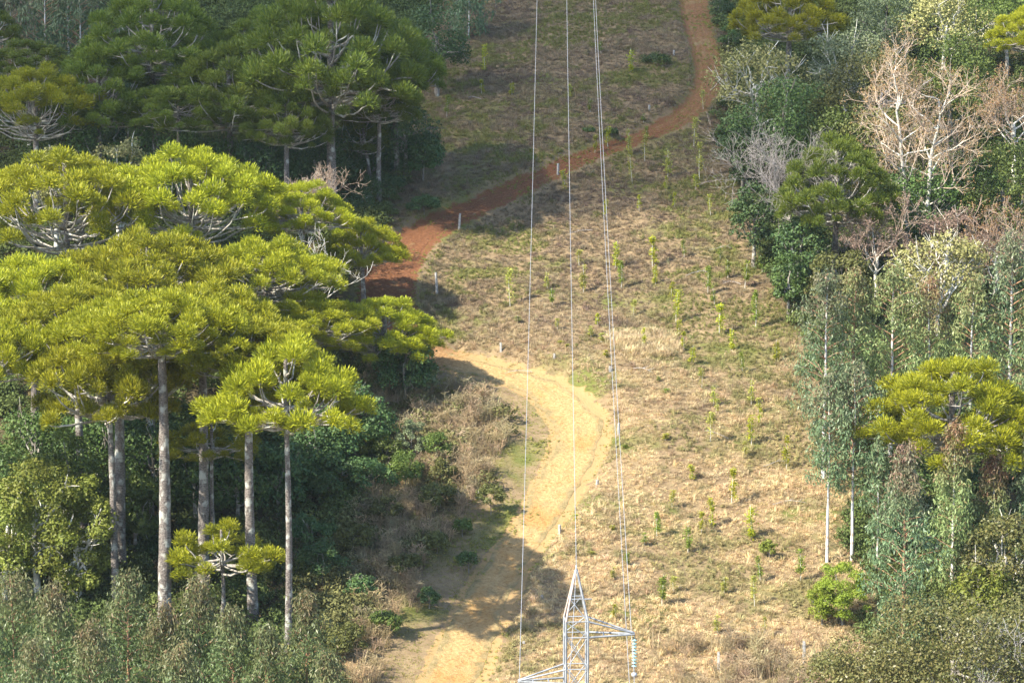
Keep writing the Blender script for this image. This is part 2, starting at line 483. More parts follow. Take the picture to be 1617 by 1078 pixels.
# ------------------------------------------------------------------ dirt road centre line
road_px = [(640, 1190, 2.7), (695, 1110, 2.6), (722, 1045, 2.5), (748, 990, 2.4), (770, 940, 2.3), (797, 892, 2.1), (828, 850, 2.0),
           (858, 805, 2.2), (886, 755, 2.35), (908, 710, 2.6), (912, 672, 2.8), (890, 640, 2.7), (852, 613, 2.3), (800, 594, 2.0),
           (745, 580, 1.9), (700, 569, 1.9), (660, 550, 2.2), (630, 522, 2.4), (613, 490, 2.5), (612, 455, 2.4), (628, 415, 2.1), (655, 382, 1.8), (690, 357, 1.6),
           (740, 333, 1.35), (795, 307, 1.15), (850, 284, 1.0), (905, 257, 0.85), (960, 236, 0.7), (1020, 213, 0.75), (1070, 190, 1.0),
           (1103, 160, 1.0), (1118, 128, 1.1), (1113, 85, 1.25), (1102, 45, 1.35), (1094, 5, 1.4), (1090, -30, 1.4)]
rp = np.array([[*ground_at(px, py), hw] for px, py, hw in road_px])
SEG = 8


def catmull(P, n):
    out = []
    for i in range(len(P) - 1):
        p0 = P[max(i - 1, 0)]; p1 = P[i]; p2 = P[i + 1]; p3 = P[min(i + 2, len(P) - 1)]
        for t in np.linspace(0, 1, n, endpoint=False):
            out.append(0.5 * ((2 * p1) + (-p0 + p2) * t + (2 * p0 - 5 * p1 + 4 * p2 - p3) * t * t + (-p0 + 3 * p1 - 3 * p2 + p3) * t ** 3))
    out.append(P[-1]); return np.array(out)


rs = catmull(rp, SEG)
ROAD_XY = rs[:, :2]
ROAD_HW = np.maximum(rs[:, 2], 0.7)
ROAD_SPLIT = SEG * 15
RED0, RED1 = SEG * 13.5, SEG * 17


def h1(x, y):
    return float(height(np.array([x]), np.array([y]))[0])


# ------------------------------------------------------------------ ground
def axis_vals(lo, hi, step, far_lo, far_hi):
    core = np.arange(lo, hi + step * 0.5, step)
    a = [lo]; s = step
    while a[-1] > far_lo: s *= 1.22; a.append(a[-1] - s)
    b = [core[-1]]; s = step
    while b[-1] < far_hi: s *= 1.22; b.append(b[-1] + s)
    return np.concatenate([np.array(a[:0:-1]), core, np.array(b[1:])])


gx = axis_vals(-62, 88, 0.64, -3000, 3000)
gy = axis_vals(222, 432, 0.7, -600, 6000)
X, Y = np.meshgrid(gx, gy)
Z = height(X, Y)
D, S, K = road_dist(X, Y)
nx, ny = len(gx), len(gy)
Zr = Z.ravel() - 0.12 * smooth(-1.0, -1.6, D)
ii = (np.arange(ny - 1)[:, None] * nx + np.arange(nx - 1)[None, :]).ravel()
quads = np.stack([ii, ii + 1, ii + nx + 1, ii + nx], -1)
me = build_mesh('ground', np.stack([X.ravel(), Y.ravel(), Zr], -1), [quads], M['ground'], None, True)
def vattr(me, name, vals):
    a = me.attributes.new(name, 'FLOAT', 'POINT'); a.data.foreach_set('value', np.asarray(vals, np.float32))
vattr(me, 'soil', np.where(D < 60, 0.95 * (1 - smooth(-0.3, np.where((S < 0) & (K < ROAD_SPLIT), 0.7, 1.6), D)), 0))
vattr(me, 'red', smooth(RED0, RED1, K) * (1 - 0.2 * smooth(SEG * 27, SEG * 31, K)))
gpx, gpy, _ = project(np.stack([X.ravel(), Y.ravel(), np.clip(Z.ravel(), -20, 60)], -1))
# leaf litter under the groves and the wood (edges of the wooded ground follow the slope, in metres)
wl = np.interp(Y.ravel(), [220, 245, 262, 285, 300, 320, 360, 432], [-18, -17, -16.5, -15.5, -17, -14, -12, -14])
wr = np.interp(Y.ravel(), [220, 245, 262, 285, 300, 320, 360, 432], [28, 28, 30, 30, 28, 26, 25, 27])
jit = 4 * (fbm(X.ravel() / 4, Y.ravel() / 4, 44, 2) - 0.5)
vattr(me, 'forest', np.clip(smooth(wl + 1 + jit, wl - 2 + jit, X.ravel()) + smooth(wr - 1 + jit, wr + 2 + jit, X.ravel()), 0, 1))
ground = obj('ground', me)
tag(ground, 'cleared hillside of dry straw grass and brown earth', 'hillside', kind='structure')

# road strip
W = 13
tang = np.gradient(ROAD_XY, axis=0); tang /= np.linalg.norm(tang, axis=1)[:, None]
nrm = np.stack([tang[:, 1], -tang[:, 0]], -1)
fine = []
u = np.linspace(-1, 1, W)
jl = 0.62 + 0.42 * fbm(np.arange(len(ROAD_XY)) / 3.0, np.zeros(len(ROAD_XY)), 5, 3)
jr = 0.62 + 0.42 * fbm(np.arange(len(ROAD_XY)) / 3.0, np.ones(len(ROAD_XY)) * 9, 6, 3)
off = u[None, :] * ROAD_HW[:, None] * np.where(u[None, :] < 0, jl[:, None], jr[:, None])
rx = ROAD_XY[:, 0][:, None] + nrm[:, 0][:, None] * off
ry = ROAD_XY[:, 1][:, None] + nrm[:, 1][:, None] * off
rz = height(rx, ry) + 0.06 - 0.035 * smooth(0.7, 1.0, np.abs(u))[None, :] - 0.05 * np.exp(-((np.abs(u)[None, :] - 0.45) / 0.16) ** 2)
ii = (np.arange(len(ROAD_XY) - 1)[:, None] * W + np.arange(W - 1)[None, :]).ravel()
me = build_mesh('dirt_road', np.stack([rx.ravel(), ry.ravel(), rz.ravel()], -1), [np.stack([ii, ii + W, ii + W + 1, ii + 1], -1)], M['road'], None, True)
kk = np.repeat(np.arange(len(ROAD_XY)), W)
vattr(me, 'red', smooth(RED0, RED1, kk) * (1 - 0.2 * smooth(SEG * 27, SEG * 31, kk)))
uu = np.tile(np.abs(u), len(ROAD_XY))
up_ = smooth(SEG * 24, SEG * 28, kk)
vattr(me, 'edge', np.clip(smooth(0.45, 1.0, uu) * (1 - 0.8 * smooth(RED0, RED1, kk)) + 0.35 * (1 - smooth(0.0, 0.22, uu)) * (1 - up_) * (1 - smooth(RED0, RED1, kk) * (1 - up_)) + 0.2 * up_, 0, 1.3))
road = obj('road', me)
tag(road, 'ochre dirt road turning to red earth as it winds uphill', 'dirt road', kind='structure')


def place(px, py):
    x, y = ground_at(px, py)
    return np.array([x, y, h1(x, y)])


def height_to(P, top_py):
    """height of something standing on P that reaches the row top_py"""
    lo, hi = 0.1, 70.0
    for _ in range(40):
        m = 0.5 * (lo + hi)
        if project(P + np.array([0, 0, m]))[1] > top_py: lo = m
        else: hi = m
    return lo


def px_scale(P):
    return F_PX / project(P)[2]


# ------------------------------------------------------------------ araucaria pines
def tuft_proto(seed, n=520):
    rng = np.random.default_rng(seed)
    az = rng.uniform(0, 2 * np.pi, n)
    el = np.arcsin(rng.uniform(-0.45, 1.0, n))
    d = np.stack([np.cos(el) * np.cos(az), np.cos(el) * np.sin(az), np.sin(el)], -1)
    up = np.array([0, 0, 1.0])
    lump = 0.86 + 0.28 * vnoise(d[:, 0] * 2.3 + 7 + seed, d[:, 1] * 2.3 + d[:, 2] * 2.1 + 5, seed)
    r0 = rng.uniform(0.42, 0.78, n)
    L = rng.uniform(0.24, 0.40, n)
    ax = norm(d * 0.75 + up * rng.uniform(0.35, 0.85, n)[:, None] + rng.normal(0, 0.2, (n, 3)))
    root = d * (r0 * lump)[:, None] - up * 0.14
    cen = root + ax * (L * 0.5)[:, None]
    v, q = leaves(cen, ax, norm(rng.normal(0, 0.45, (n, 3)) + d * 1.2 - up * 0.1), L, rng.uniform(0.038, 0.064, n))
    # wide inner blades, added to make the core opaque and dark
    m = 50
    az = rng.uniform(0, 2 * np.pi, m); el = np.arcsin(rng.uniform(-0.3, 1.0, m))
    di = np.stack([np.cos(el) * np.cos(az), np.cos(el) * np.sin(az), np.sin(el)], -1)
    v2, q2 = leaves(di * 0.27 - up * 0.15, di, rand_dirs(rng, m), 0.62, 0.16)
    v = np.vstack([v, v2]); q = np.vstack([q, q2 + 4 * n])
    rn = rng.uniform(0, 1, n + m)
    return v * np.array([1, 1, 0.92]), q, np.zeros((0, 3), int), rn, np.zeros(0)


TUFTS = [tuft_proto(100 + k) for k in range(6)]


def rotz(a):
    c, s = math.cos(a), math.sin(a)
    return np.array([[c, -s, 0], [s, c, 0], [0, 0, 1]])


def rotaxis(ax, a):
    ax = np.asarray(ax, float); ax = ax / np.linalg.norm(ax)
    K = np.array([[0, -ax[2], ax[1]], [ax[2], 0, -ax[0]], [-ax[1], ax[0], 0]])
    return np.eye(3) + math.sin(a) * K + (1 - math.cos(a)) * K @ K


class CrownModel:
    """limbs and foliage of an araucaria, z measured from the lowest limb, spread radius R"""
    def __init__(self, seed, R=7.5, Dp=5.0, ntop=34, nlow=14, ts=1.5, lowz=0.0, needle='needle', flat=0.35, rise=0.5):
        rng = np.random.default_rng(seed)
        self.R, self.D = R, Dp
        tips = []
        ph = rng.uniform(0, 6.28)
        for k in range(ntop):
            f = math.sqrt((k + 0.3) / ntop)
            a = ph + k * 2.39996 + rng.normal(0, 0.16)
            r = R * f * rng.uniform(0.9, 1.05)
            z = Dp * (1 - flat * f ** 2.2 - 0.2 * f) + rng.normal(0, 0.42)
            tips.append((r * math.cos(a), r * math.sin(a), z, ts * rng.uniform(0.85, 1.15)))
        for k in range(nlow):
            a = ph + 6.283 * (k + rng.uniform(-0.3, 0.3)) / max(1, nlow)
            r = R * rng.uniform(0.55, 1.0)
            z = Dp * rng.uniform(0.12, 0.38) + lowz
            tips.append((r * math.cos(a), r * math.sin(a), z, ts * rng.uniform(0.65, 0.95)))
        g = Geo(); self.limbs = []
        for (x, y, z, s) in tips:
            tv, tq, tt, aq, at = TUFTS[rng.integers(len(TUFTS))]
            out = np.array([x, y, 0.0]); rr = math.hypot(x, y) + 1e-6; out /= rr
            m = rotaxis(np.array([-out[1], out[0], 0.001]), 0.28 * min(1, rr / R) + rng.normal(0, 0.08)) @ rotz(rng.uniform(0, 6.28))
            sq = np.array([1.0, 1.0, rng.uniform(0.78, 1.0)])
            g.add((tv * s * sq) @ m.T + np.array([x, y, z]), tq, tt, np.clip(aq * 0.75 + rng.uniform(0, 0.25), 0, 1), np.clip(at * 0.75 + rng.uniform(0, 0.25), 0, 1))
            # satellite tuft on a side twig
            zb = max(rng.uniform(0.02, 0.4) * Dp, z - rise * rr - rng.uniform(0.5, 1.4)) * (0.85 if rr > 0.35 * R else 1.0)
            sag = 0.05 * rr
            c0 = np.array([0, 0, zb]); c3 = np.array([x, y, z - 0.25 * s])
            c1 = c0 + out * rr * 0.45 + np.array([0, 0, -sag + 0.1 * (c3[2] - zb)])
            c2 = c0 + out * rr * 0.86 + np.array([0, 0, 0.38 * (c3[2] - zb)])
            side = np.array([-out[1], out[0], 0]) * rng.normal(0, 0.06) * rr
            c1 = c1 + side; c2 = c2 + side * 1.4
            t = np.linspace(0, 1, 8)[:, None]
            P = (1 - t) ** 3 * c0 + 3 * (1 - t) ** 2 * t * c1 + 3 * (1 - t) * t * t * c2 + t ** 3 * c3
            P[1:-1] += rng.normal(0, 0.05, (6, 3))
            rad = np.linspace(0.115, 0.045, 8) * (0.75 + 0.25 * min(1, rr / (0.6 * R)))
            lg = Geo(); v, q, tc = tube(P, rad, 5); lg.add(v, q)
            if rr > 0.4 * R:
                for _ in range(2):
                    if rng.uniform() < 0.34:
                        i = rng.integers(4, 7); s2 = s * rng.uniform(0.5, 0.72)
                        dv = np.array([-out[1], out[0], 0]) * rng.choice([-1, 1]) * rng.uniform(0.7, 1.3) * s + np.array([0, 0, rng.uniform(0.2, 0.8)])
                        e = P[i] + dv
                        v, q, tc = tube(np.array([P[i], P[i] + dv * 0.5 - np.array([0, 0, 0.1]), e]), [0.06, 0.05, 0.035], 4); lg.add(v, q)
                        tv, tq, tt, aq, at = TUFTS[rng.integers(len(TUFTS))]
                        g.add((tv * s2) @ rotz(rng.uniform(0, 6.28)).T + e, tq, tt, aq, at)
            self.limbs.append(lg.mesh('limb', M['arau_limb'], True))
        self.fol = g.mesh('araucaria_crown', M[needle])


MODELS = {}


def model(key):
    if key not in MODELS:
        spec = {
            'wideA': dict(seed=1, R=8.2, Dp=6.6, ntop=50, nlow=18, ts=1.5, flat=0.30),
            'wideB': dict(seed=2, R=8.2, Dp=7.0, ntop=48, nlow=20, ts=1.52, flat=0.34),
            'wideC': dict(seed=12, R=8.2, Dp=7.2, ntop=52, nlow=18, ts=1.46, flat=0.40),
            'candle': dict(seed=15, R=8.4, Dp=8.6, ntop=46, nlow=7, ts=1.525, flat=0.24, rise=0.85),
            'candleB': dict(seed=16, R=8.4, Dp=8.6, ntop=46, nlow=7, ts=1.525, flat=0.26, rise=0.85),
            'flat': dict(seed=3, R=7.4, Dp=4.6, ntop=34, nlow=16, ts=1.46, flat=0.22),
            'cone': dict(seed=4, R=7.0, Dp=5.6, ntop=28, nlow=16, ts=1.46, flat=0.58),
            'small': dict(seed=5, R=5.2, Dp=4.4, ntop=10, nlow=9, ts=1.25, flat=0.45),
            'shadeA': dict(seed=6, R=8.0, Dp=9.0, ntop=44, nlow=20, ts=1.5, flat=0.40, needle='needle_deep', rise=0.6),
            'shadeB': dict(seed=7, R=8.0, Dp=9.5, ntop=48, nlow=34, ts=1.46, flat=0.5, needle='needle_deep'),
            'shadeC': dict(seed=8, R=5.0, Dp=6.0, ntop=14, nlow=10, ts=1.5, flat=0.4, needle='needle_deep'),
            'round': dict(seed=9, R=7.6, Dp=7.4, ntop=54, nlow=26, ts=1.34, flat=0.52),
        }[key]
        MODELS[key] = CrownModel(**spec)
    return MODELS[key]


def araucaria(label, key, base, top_py, crown_px, group, depth_scale=1.0, rz=0.0, trunk_r=0.36, lean=(0, 0)):
    P = place(*base)
    H = height_to(P, top_py)
    mdl = model(key)
    sc = (crown_px / 2 / px_scale(P + np.array([0, 0, H * 0.8]))) / (mdl.R + 0.8)
    zsc = sc * depth_scale
    H = H - 0.9 * sc
    z0 = H - mdl.D * zsc
    rng = np.random.default_rng(int(base[0] * 7 + base[1]))
    t = thing('araucaria_tree', label, 'tree', P, 0.0, group)
    n = 34
    zz = np.linspace(-0.6, H - 0.35, n)
    f = np.clip(zz / H, 0, 1)
    bow = np.stack([lean[0] * (f - 1) + 0.16 * np.sin(f * 5 + rng.uniform(0, 6)) * (1 - f), lean[1] * (f - 1) + 0.12 * np.sin(f * 4 + rng.uniform(0, 6)) * (1 - f), zz], -1)
    rad = trunk_r * (1.06 - 0.55 * f) * (1 + 0.18 * np.exp(-zz / 0.8))
    rr = rad[:, None] * (1 + rng.normal(0, 0.055, (n, 10)))
    v, q, tc = tube(bow, rr, 10, True)
    g = Geo(); g.add(v, q, tc)
    obj('trunk', g.mesh('trunk', M['arau_bark'], True), t)
    c = obj('crown', mdl.fol, t, (0, 0, z0)); c.scale = (sc, sc, zsc); c.rotation_euler = (0, 0, rz)
    for lm in mdl.limbs:
        o = obj('limb', lm, c)
    return t


G1 = 'sunlit araucaria pines beside the dirt road'
G2 = 'shaded araucaria pines above the red track'
G3 = 'araucaria pines in the mixed wood'
A = araucaria
A('slender araucaria with bare grey trunk closest to the dirt road, crown wide and layered', 'cone', (457, 1050), 540, 300, G1, 1.15, 0.6, 0.31)
A('araucaria with slightly leaning thin trunk and flat umbrella crown beside the leafy yellow-green tree', 'flat', (176, 968), 540, 285, G1, 1.35, 1.9, 0.34, (-0.6, 0))
A('araucaria with the thickest trunk of the grove, rising behind the small low araucaria', 'wideA', (264, 1005), 455, 300, G1, 0.9, 0.2, 0.58)
A('araucaria with dark forking limbs under its crown, standing between thicker trunks', 'wideB', (325, 935), 440, 310, G1, 1.0, 2.2, 0.5)
A('araucaria with stout pale mossy trunk in deep shade of the grove', 'wideA', (193, 905), 470, 290, G1, 1.0, 4.0, 0.55)
A('araucaria with straight grey trunk whose crown overhangs the roadside scrub', 'wideB', (398, 985), 500, 260, G1, 0.9, 5.0, 0.46)
A('shorter araucaria with broad rounded crown reaching out toward the road bend', 'round', (606, 622), 466, 225, G1, 0.85, 1.0, 0.3)
A('araucaria with bright crown crowding in between the roadside scrub and the middle crowns', 'wideA', (505, 668), 468, 220, G1, 0.85, 2.6, 0.35)
A('small young araucaria with few open tufts on long bare limbs', 'small', (352, 990), 812, 225, G1, 1.0, 0.9, 0.2)
A('low araucaria crown tucked beneath the taller umbrella crowns', 'small', (338, 925), 645, 205, G1, 0.9, 2.5, 0.24)
A('araucaria whose crown fills the middle of the bright grove', 'wideA', (240, 720), 362, 330, G1, 1.0, 3.0, 0.45)
A('araucaria with dense crown beside the middle crown of the grove', 'wideA', (420, 650), 372, 270, G1, 1.0, 4.4, 0.45)
A('araucaria with bright crown showing pale limbs at its ragged edge', 'wideB', (60, 760), 400, 320, G1, 1.0, 5.5, 0.45)
A('araucaria with fanned candelabra limbs on the upper rim of the bright grove', 'candle', (305, 545), 232, 310, G1, 1.0, 0.5, 0.45)
A('araucaria with spreading candelabra crown next to pale lichen shrub', 'candle', (110, 560), 236, 330, G1, 1.0, 1.7, 0.45)
A('araucaria with smaller crown next to the pale dead twigs', 'round', (478, 510), 285, 190, G1, 0.9, 2.0, 0.35)
A('short araucaria with ragged lower limbs overlooking the red earth clearing', 'cone', (572, 480), 345, 165, G1, 1.1, 2.9, 0.25)
A('araucaria with crown half hidden beneath the ragged bright crown, tufts low on its trunk', 'flat', (-30, 950), 500, 250, G1, 1.3, 0.0, 0.4)
A('araucaria in the second row of the bright grove behind the leaning thin trunk', 'wideA', (130, 850), 445, 260, G1, 1.0, 2.1, 0.4)

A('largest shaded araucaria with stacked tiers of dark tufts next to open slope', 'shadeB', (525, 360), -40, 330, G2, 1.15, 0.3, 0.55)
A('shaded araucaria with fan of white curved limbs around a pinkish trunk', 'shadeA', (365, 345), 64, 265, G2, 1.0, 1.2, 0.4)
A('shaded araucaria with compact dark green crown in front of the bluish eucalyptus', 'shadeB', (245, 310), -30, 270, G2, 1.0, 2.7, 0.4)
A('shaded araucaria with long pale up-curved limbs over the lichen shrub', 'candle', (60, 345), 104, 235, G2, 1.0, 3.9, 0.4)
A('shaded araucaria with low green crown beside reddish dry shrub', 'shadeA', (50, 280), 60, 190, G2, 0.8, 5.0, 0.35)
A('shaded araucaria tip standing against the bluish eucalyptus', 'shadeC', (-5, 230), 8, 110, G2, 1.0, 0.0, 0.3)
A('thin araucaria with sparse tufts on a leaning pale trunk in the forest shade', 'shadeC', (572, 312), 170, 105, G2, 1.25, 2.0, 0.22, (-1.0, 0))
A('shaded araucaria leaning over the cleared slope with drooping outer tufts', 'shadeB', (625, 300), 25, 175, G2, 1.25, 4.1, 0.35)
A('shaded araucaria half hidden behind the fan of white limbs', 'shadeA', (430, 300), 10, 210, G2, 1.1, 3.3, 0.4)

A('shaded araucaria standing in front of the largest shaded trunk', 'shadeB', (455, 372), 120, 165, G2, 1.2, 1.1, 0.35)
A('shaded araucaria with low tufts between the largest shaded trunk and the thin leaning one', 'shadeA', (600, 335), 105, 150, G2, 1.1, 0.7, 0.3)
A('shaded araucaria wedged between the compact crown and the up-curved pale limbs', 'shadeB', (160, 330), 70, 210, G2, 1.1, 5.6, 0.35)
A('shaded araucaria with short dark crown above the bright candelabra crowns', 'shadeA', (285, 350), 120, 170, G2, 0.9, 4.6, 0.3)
A('araucaria with deep green crown beside the upper end of the track', 'round', (1245, 150), -40, 200, G3, 1.1, 0.4, 0.4)
A('araucaria showing one thick pale limb at the wood edge above the rust twigs', 'round', (1625, 215), 5, 160, G3, 1.0, 1.5, 0.35)
A('araucaria with tiered side limbs between the bare grey tree and the pale twin-trunk tree', 'shadeB', (1318, 460), 212, 215, G3, 1.2, 2.4, 0.36)
A('bright domed araucaria rising from the blue-green eucalyptus', 'round', (1498, 870), 562, 340, G3, 0.95, 0.9, 0.42)

# ------------------------------------------------------------------ broadleaf trees and shrubs
def clump_centres(rng, R, Hc, n, zmin=-0.35, cr=(0.24, 0.36)):
    d = rand_dirs(rng, n, zmin)
    r = rng.uniform(cr[0], cr[1], n)
    k = (1 - r) * rng.uniform(0.72, 1.06, n)
    return d * k[:, None] * np.array([R, R, Hc / 2]), r * R


def foliage(rng, cen, rad, nleaf, Lf, Wf, drop=0.0, shell=0.55, flat=0.85):
    w = rad ** 2; pick = rng.choice(len(cen), nleaf, p=w / w.sum())
    d = rand_dirs(rng, nleaf, -0.55)
    rr = rad[pick] * (shell + (1 - shell) * rng.uniform(0, 1, nleaf)) * rng.uniform(0.8, 1.15, nleaf)
    P = cen[pick] + d * rr[:, None] * np.array([1, 1, flat])
    n = norm(d * 0.8 + rng.normal(0, 0.55, (nleaf, 3)) + np.array([0, 0, 0.25]))
    if drop > 0:
        ax = norm(np.array([0, 0, -1.0]) * drop + rng.normal(0, 0.45, (nleaf, 3)) + d * 0.35)
    else:
        ax = np.cross(n, rng.normal(0, 1, (nleaf, 3)))
    s = rng.uniform(0.65, 1.35, nleaf)
    v, q = leaves(P, ax, n, Lf * s, Wf * s)
    tone = rng.uniform(0, 1, len(cen))
    rn = np.clip(0.62 * rng.uniform(0, 1, nleaf) + 0.38 * tone[pick], 0, 1)
    return v, q, rn, P


def broadleaf(label, base, top_py, crown_px, crown_h=0.6, leaf='leaf_mid', bark='bark', n=6500, Lf=0.34, Wf=0.2, nclump=46, limbs=7,
              group=None, name='broadleaf_tree', zmin=-0.97, drop=0.0, seed=None, trunk_r=None, twigs=0, cr=(0.2, 0.34)):
    P = place(*base); H = height_to(P, top_py)
    R = crown_px / 2 / px_scale(P + np.array([0, 0, H * 0.6]))
    rng = np.random.default_rng(int(abs(base[0]) * 13 + base[1] * 3 + 5) if seed is None else seed)
    t = thing(name, label, 'shrub' if 'shrub' in name or 'bush' in name else 'tree', P, 0, group)
    Hc = H * crown_h
    zc = H - Hc / 2
    R *= 1.12
    cen, rad = clump_centres(rng, R, Hc, nclump, zmin, cr)
    cen[:, 2] += zc
    v, q, rn, LP = foliage(rng, cen, rad, n, Lf, Wf, drop)
    g = Geo(); g.add(v, q, None, rn)
    obj('crown', g.mesh('crown', M[leaf]), t)
    tr = trunk_r or max(0.05, 0.022 * H)
    top = zc
    k = 9
    zz = np.linspace(-0.4, top, k); f = np.clip(zz / max(top, 0.1), 0, 1)
    pts = np.stack([0.05 * R * np.sin(f * 4 + rng.uniform(0, 6)) * f, 0.05 * R * np.sin(f * 3 + rng.uniform(0, 6)) * f, zz], -1)
    tv, tq, tt = tube(pts, tr * (1.1 - 0.6 * f), 8, True)
    tg = Geo(); tg.add(tv, tq, tt)
    obj('trunk', tg.mesh('trunk', M[bark], True), t)
    idx = rng.choice(len(cen), min(limbs, len(cen)), replace=False)
    for i in idx:
        z0 = rng.uniform(0.35, 0.95) * top
        a = np.array([pts[-1][0] * z0 / top, pts[-1][1] * z0 / top, z0]); e = cen[i] + np.array([0, 0, 0.1 * rad[i]])
        mid = (a + e) / 2 + np.array([0, 0, -0.12 * np.linalg.norm(e - a)]) + rng.normal(0, 0.06 * R, 3)
        tt_ = np.linspace(0, 1, 7)[:, None]
        C = (1 - tt_) ** 2 * a + 2 * (1 - tt_) * tt_ * mid + tt_ ** 2 * e
        C[1:-1] += rng.normal(0, 0.02 * R, (5, 3))
        lg = Geo(); v_, q_, _ = tube(C, np.linspace(tr * 0.5, tr * 0.16, 7), 5); lg.add(v_, q_)
        for _ in range(4 + twigs):
            j = rng.integers(3, 7); d = norm(norm(C[j] - a) + rng.normal(0, 0.7, 3) + np.array([0, 0, 0.3])) * rad[i] * rng.uniform(0.7, 1.35)
            T = np.array([C[j], C[j] + d * 0.5 + rng.normal(0, 0.06, 3), C[j] + d])
            v_, q_, _ = tube(T, [max(0.03, tr * 0.2), max(0.025, tr * 0.14), 0.018], 4); lg.add(v_, q_)
        obj('limb', lg.mesh('limb', M[bark], True), t)
    return t


def bare_tree(label, base, top_py, crown_px, bark='bark_grey', leaf=None, nleaf=1200, crown_h=0.75, depth=4, stems=1, tr=None, spread=0.8,
              group=None, tw=0.02, kids=4, Lf=0.16, seed=None, name='bare_tree', leader=False, clear=0.3, twig=None):
    P = place(*base); H = height_to(P, top_py)
    R = crown_px / 2 / px_scale(P + np.array([0, 0, H * 0.6]))
    rng = np.random.default_rng(int(abs(base[0]) * 11 + base[1] * 5 + 3) if seed is None else seed)
    t = thing(name, label, 'tree', P, 0, group)
    tr = tr or 0.02 * H + 0.04
    tw_g = Geo(); tips = []
    def grow(p, d, L, r, dep, lg):
        k = 5
        pts = [p]; dd = d.copy()
        for _ in range(k - 1):
            dd = norm(dd + rng.normal(0, 0.17, 3) + np.array([0, 0, 0.06]))
            pts.append(pts[-1] + dd * L / (k - 1))
        pts = np.array(pts)
        r1 = max(tw * 0.8, r * 0.5)
        v, q, _ = tube(pts, np.linspace(max(r, tw), r1, k), 5 if dep >= 3 else (4 if dep == 2 else 3))
        (lg if dep >= depth - 1 else tw_g).add(v, q)
        if dep == 0:
            tips.append(pts[-1]); return
        for c in range(kids):
            i = int(rng.integers(2, k)) if c else k - 1
            dn = norm(norm(pts[i] - pts[i - 1]) * 0.9 + rng.normal(0, 0.55, 3) + np.array([0, 0, 0.12]))
            grow(pts[i], dn, L * rng.uniform(0.55, 0.78), r * 0.55, dep - 1, lg)
    rngs = [(-0.12 * R, 0.5), (0.12 * R, -0.5)] if stems == 2 else [(0, 0)]
    for si, (ox, oy) in enumerate(rngs):
        hs = H * (1.0 if si == 0 else 0.97)
        n = 12
        top = hs * (0.93 if leader else clear + 0.25)
        f = np.linspace(0, 1, n)
        wob = np.cumsum(rng.normal(0, 0.02 * R, (n, 2)), 0)
        pts = np.stack([ox + (ox * 1.6 * f if stems == 2 else 0) + wob[:, 0], oy * 0.4 + wob[:, 1], -0.4 + f * (top + 0.4)], -1)
        v, q, tc = tube(pts, tr * (1.05 - 0.8 * f if leader else 1.05 - 0.45 * f), 8, True)
        tg = Geo(); tg.add(v, q, tc)
        obj('trunk', tg.mesh('trunk', M[bark], True), t)
        nl = 13 if leader else 8
        for j in range(nl):
            z = clear + (1 - clear) * (j + 0.5) / nl if leader else rng.uniform(0.55, 1.0)
            i = min(n - 1, int(round(z * (n - 1))))
            a = j * 2.4 + rng.uniform(-0.3, 0.3)
            up = (0.25 + 0.5 * z) if leader else rng.uniform(0.25, 1.1)
            d = norm(np.array([math.cos(a) * spread, math.sin(a) * spread, up]))
            L = R * (1.0 - 0.45 * max(0, z - 0.55)) * rng.uniform(0.45, 0.62) if leader else rng.uniform(0.42, 0.6) * math.hypot(R, H * crown_h * 0.6) * 0.9
            lg = Geo(); grow(pts[i], d, L, tr * (0.33 if leader else 0.42), depth - 1, lg)
            obj('limb', lg.mesh('limb', M[bark], True), t)
    if tw_g.n:
        c = obj('crown', tw_g.mesh('twigs', M[twig or bark], True), t)
        if leaf:
            tp = np.array(tips)
            pk = rng.integers(0, len(tp), nleaf)
            Pp = tp[pk] + rng.normal(0, 0.16, (nleaf, 3))
            nn = rand_dirs(rng, nleaf)
            v, q = leaves(Pp, rand_dirs(rng, nleaf), nn, Lf * rng.uniform(0.6, 1.4, nleaf), Lf * 0.5)
            g = Geo(); g.add(v, q, None, rng.uniform(0, 1, nleaf))
            obj('foliage', g.mesh('foliage', M[leaf]), c)
    return t


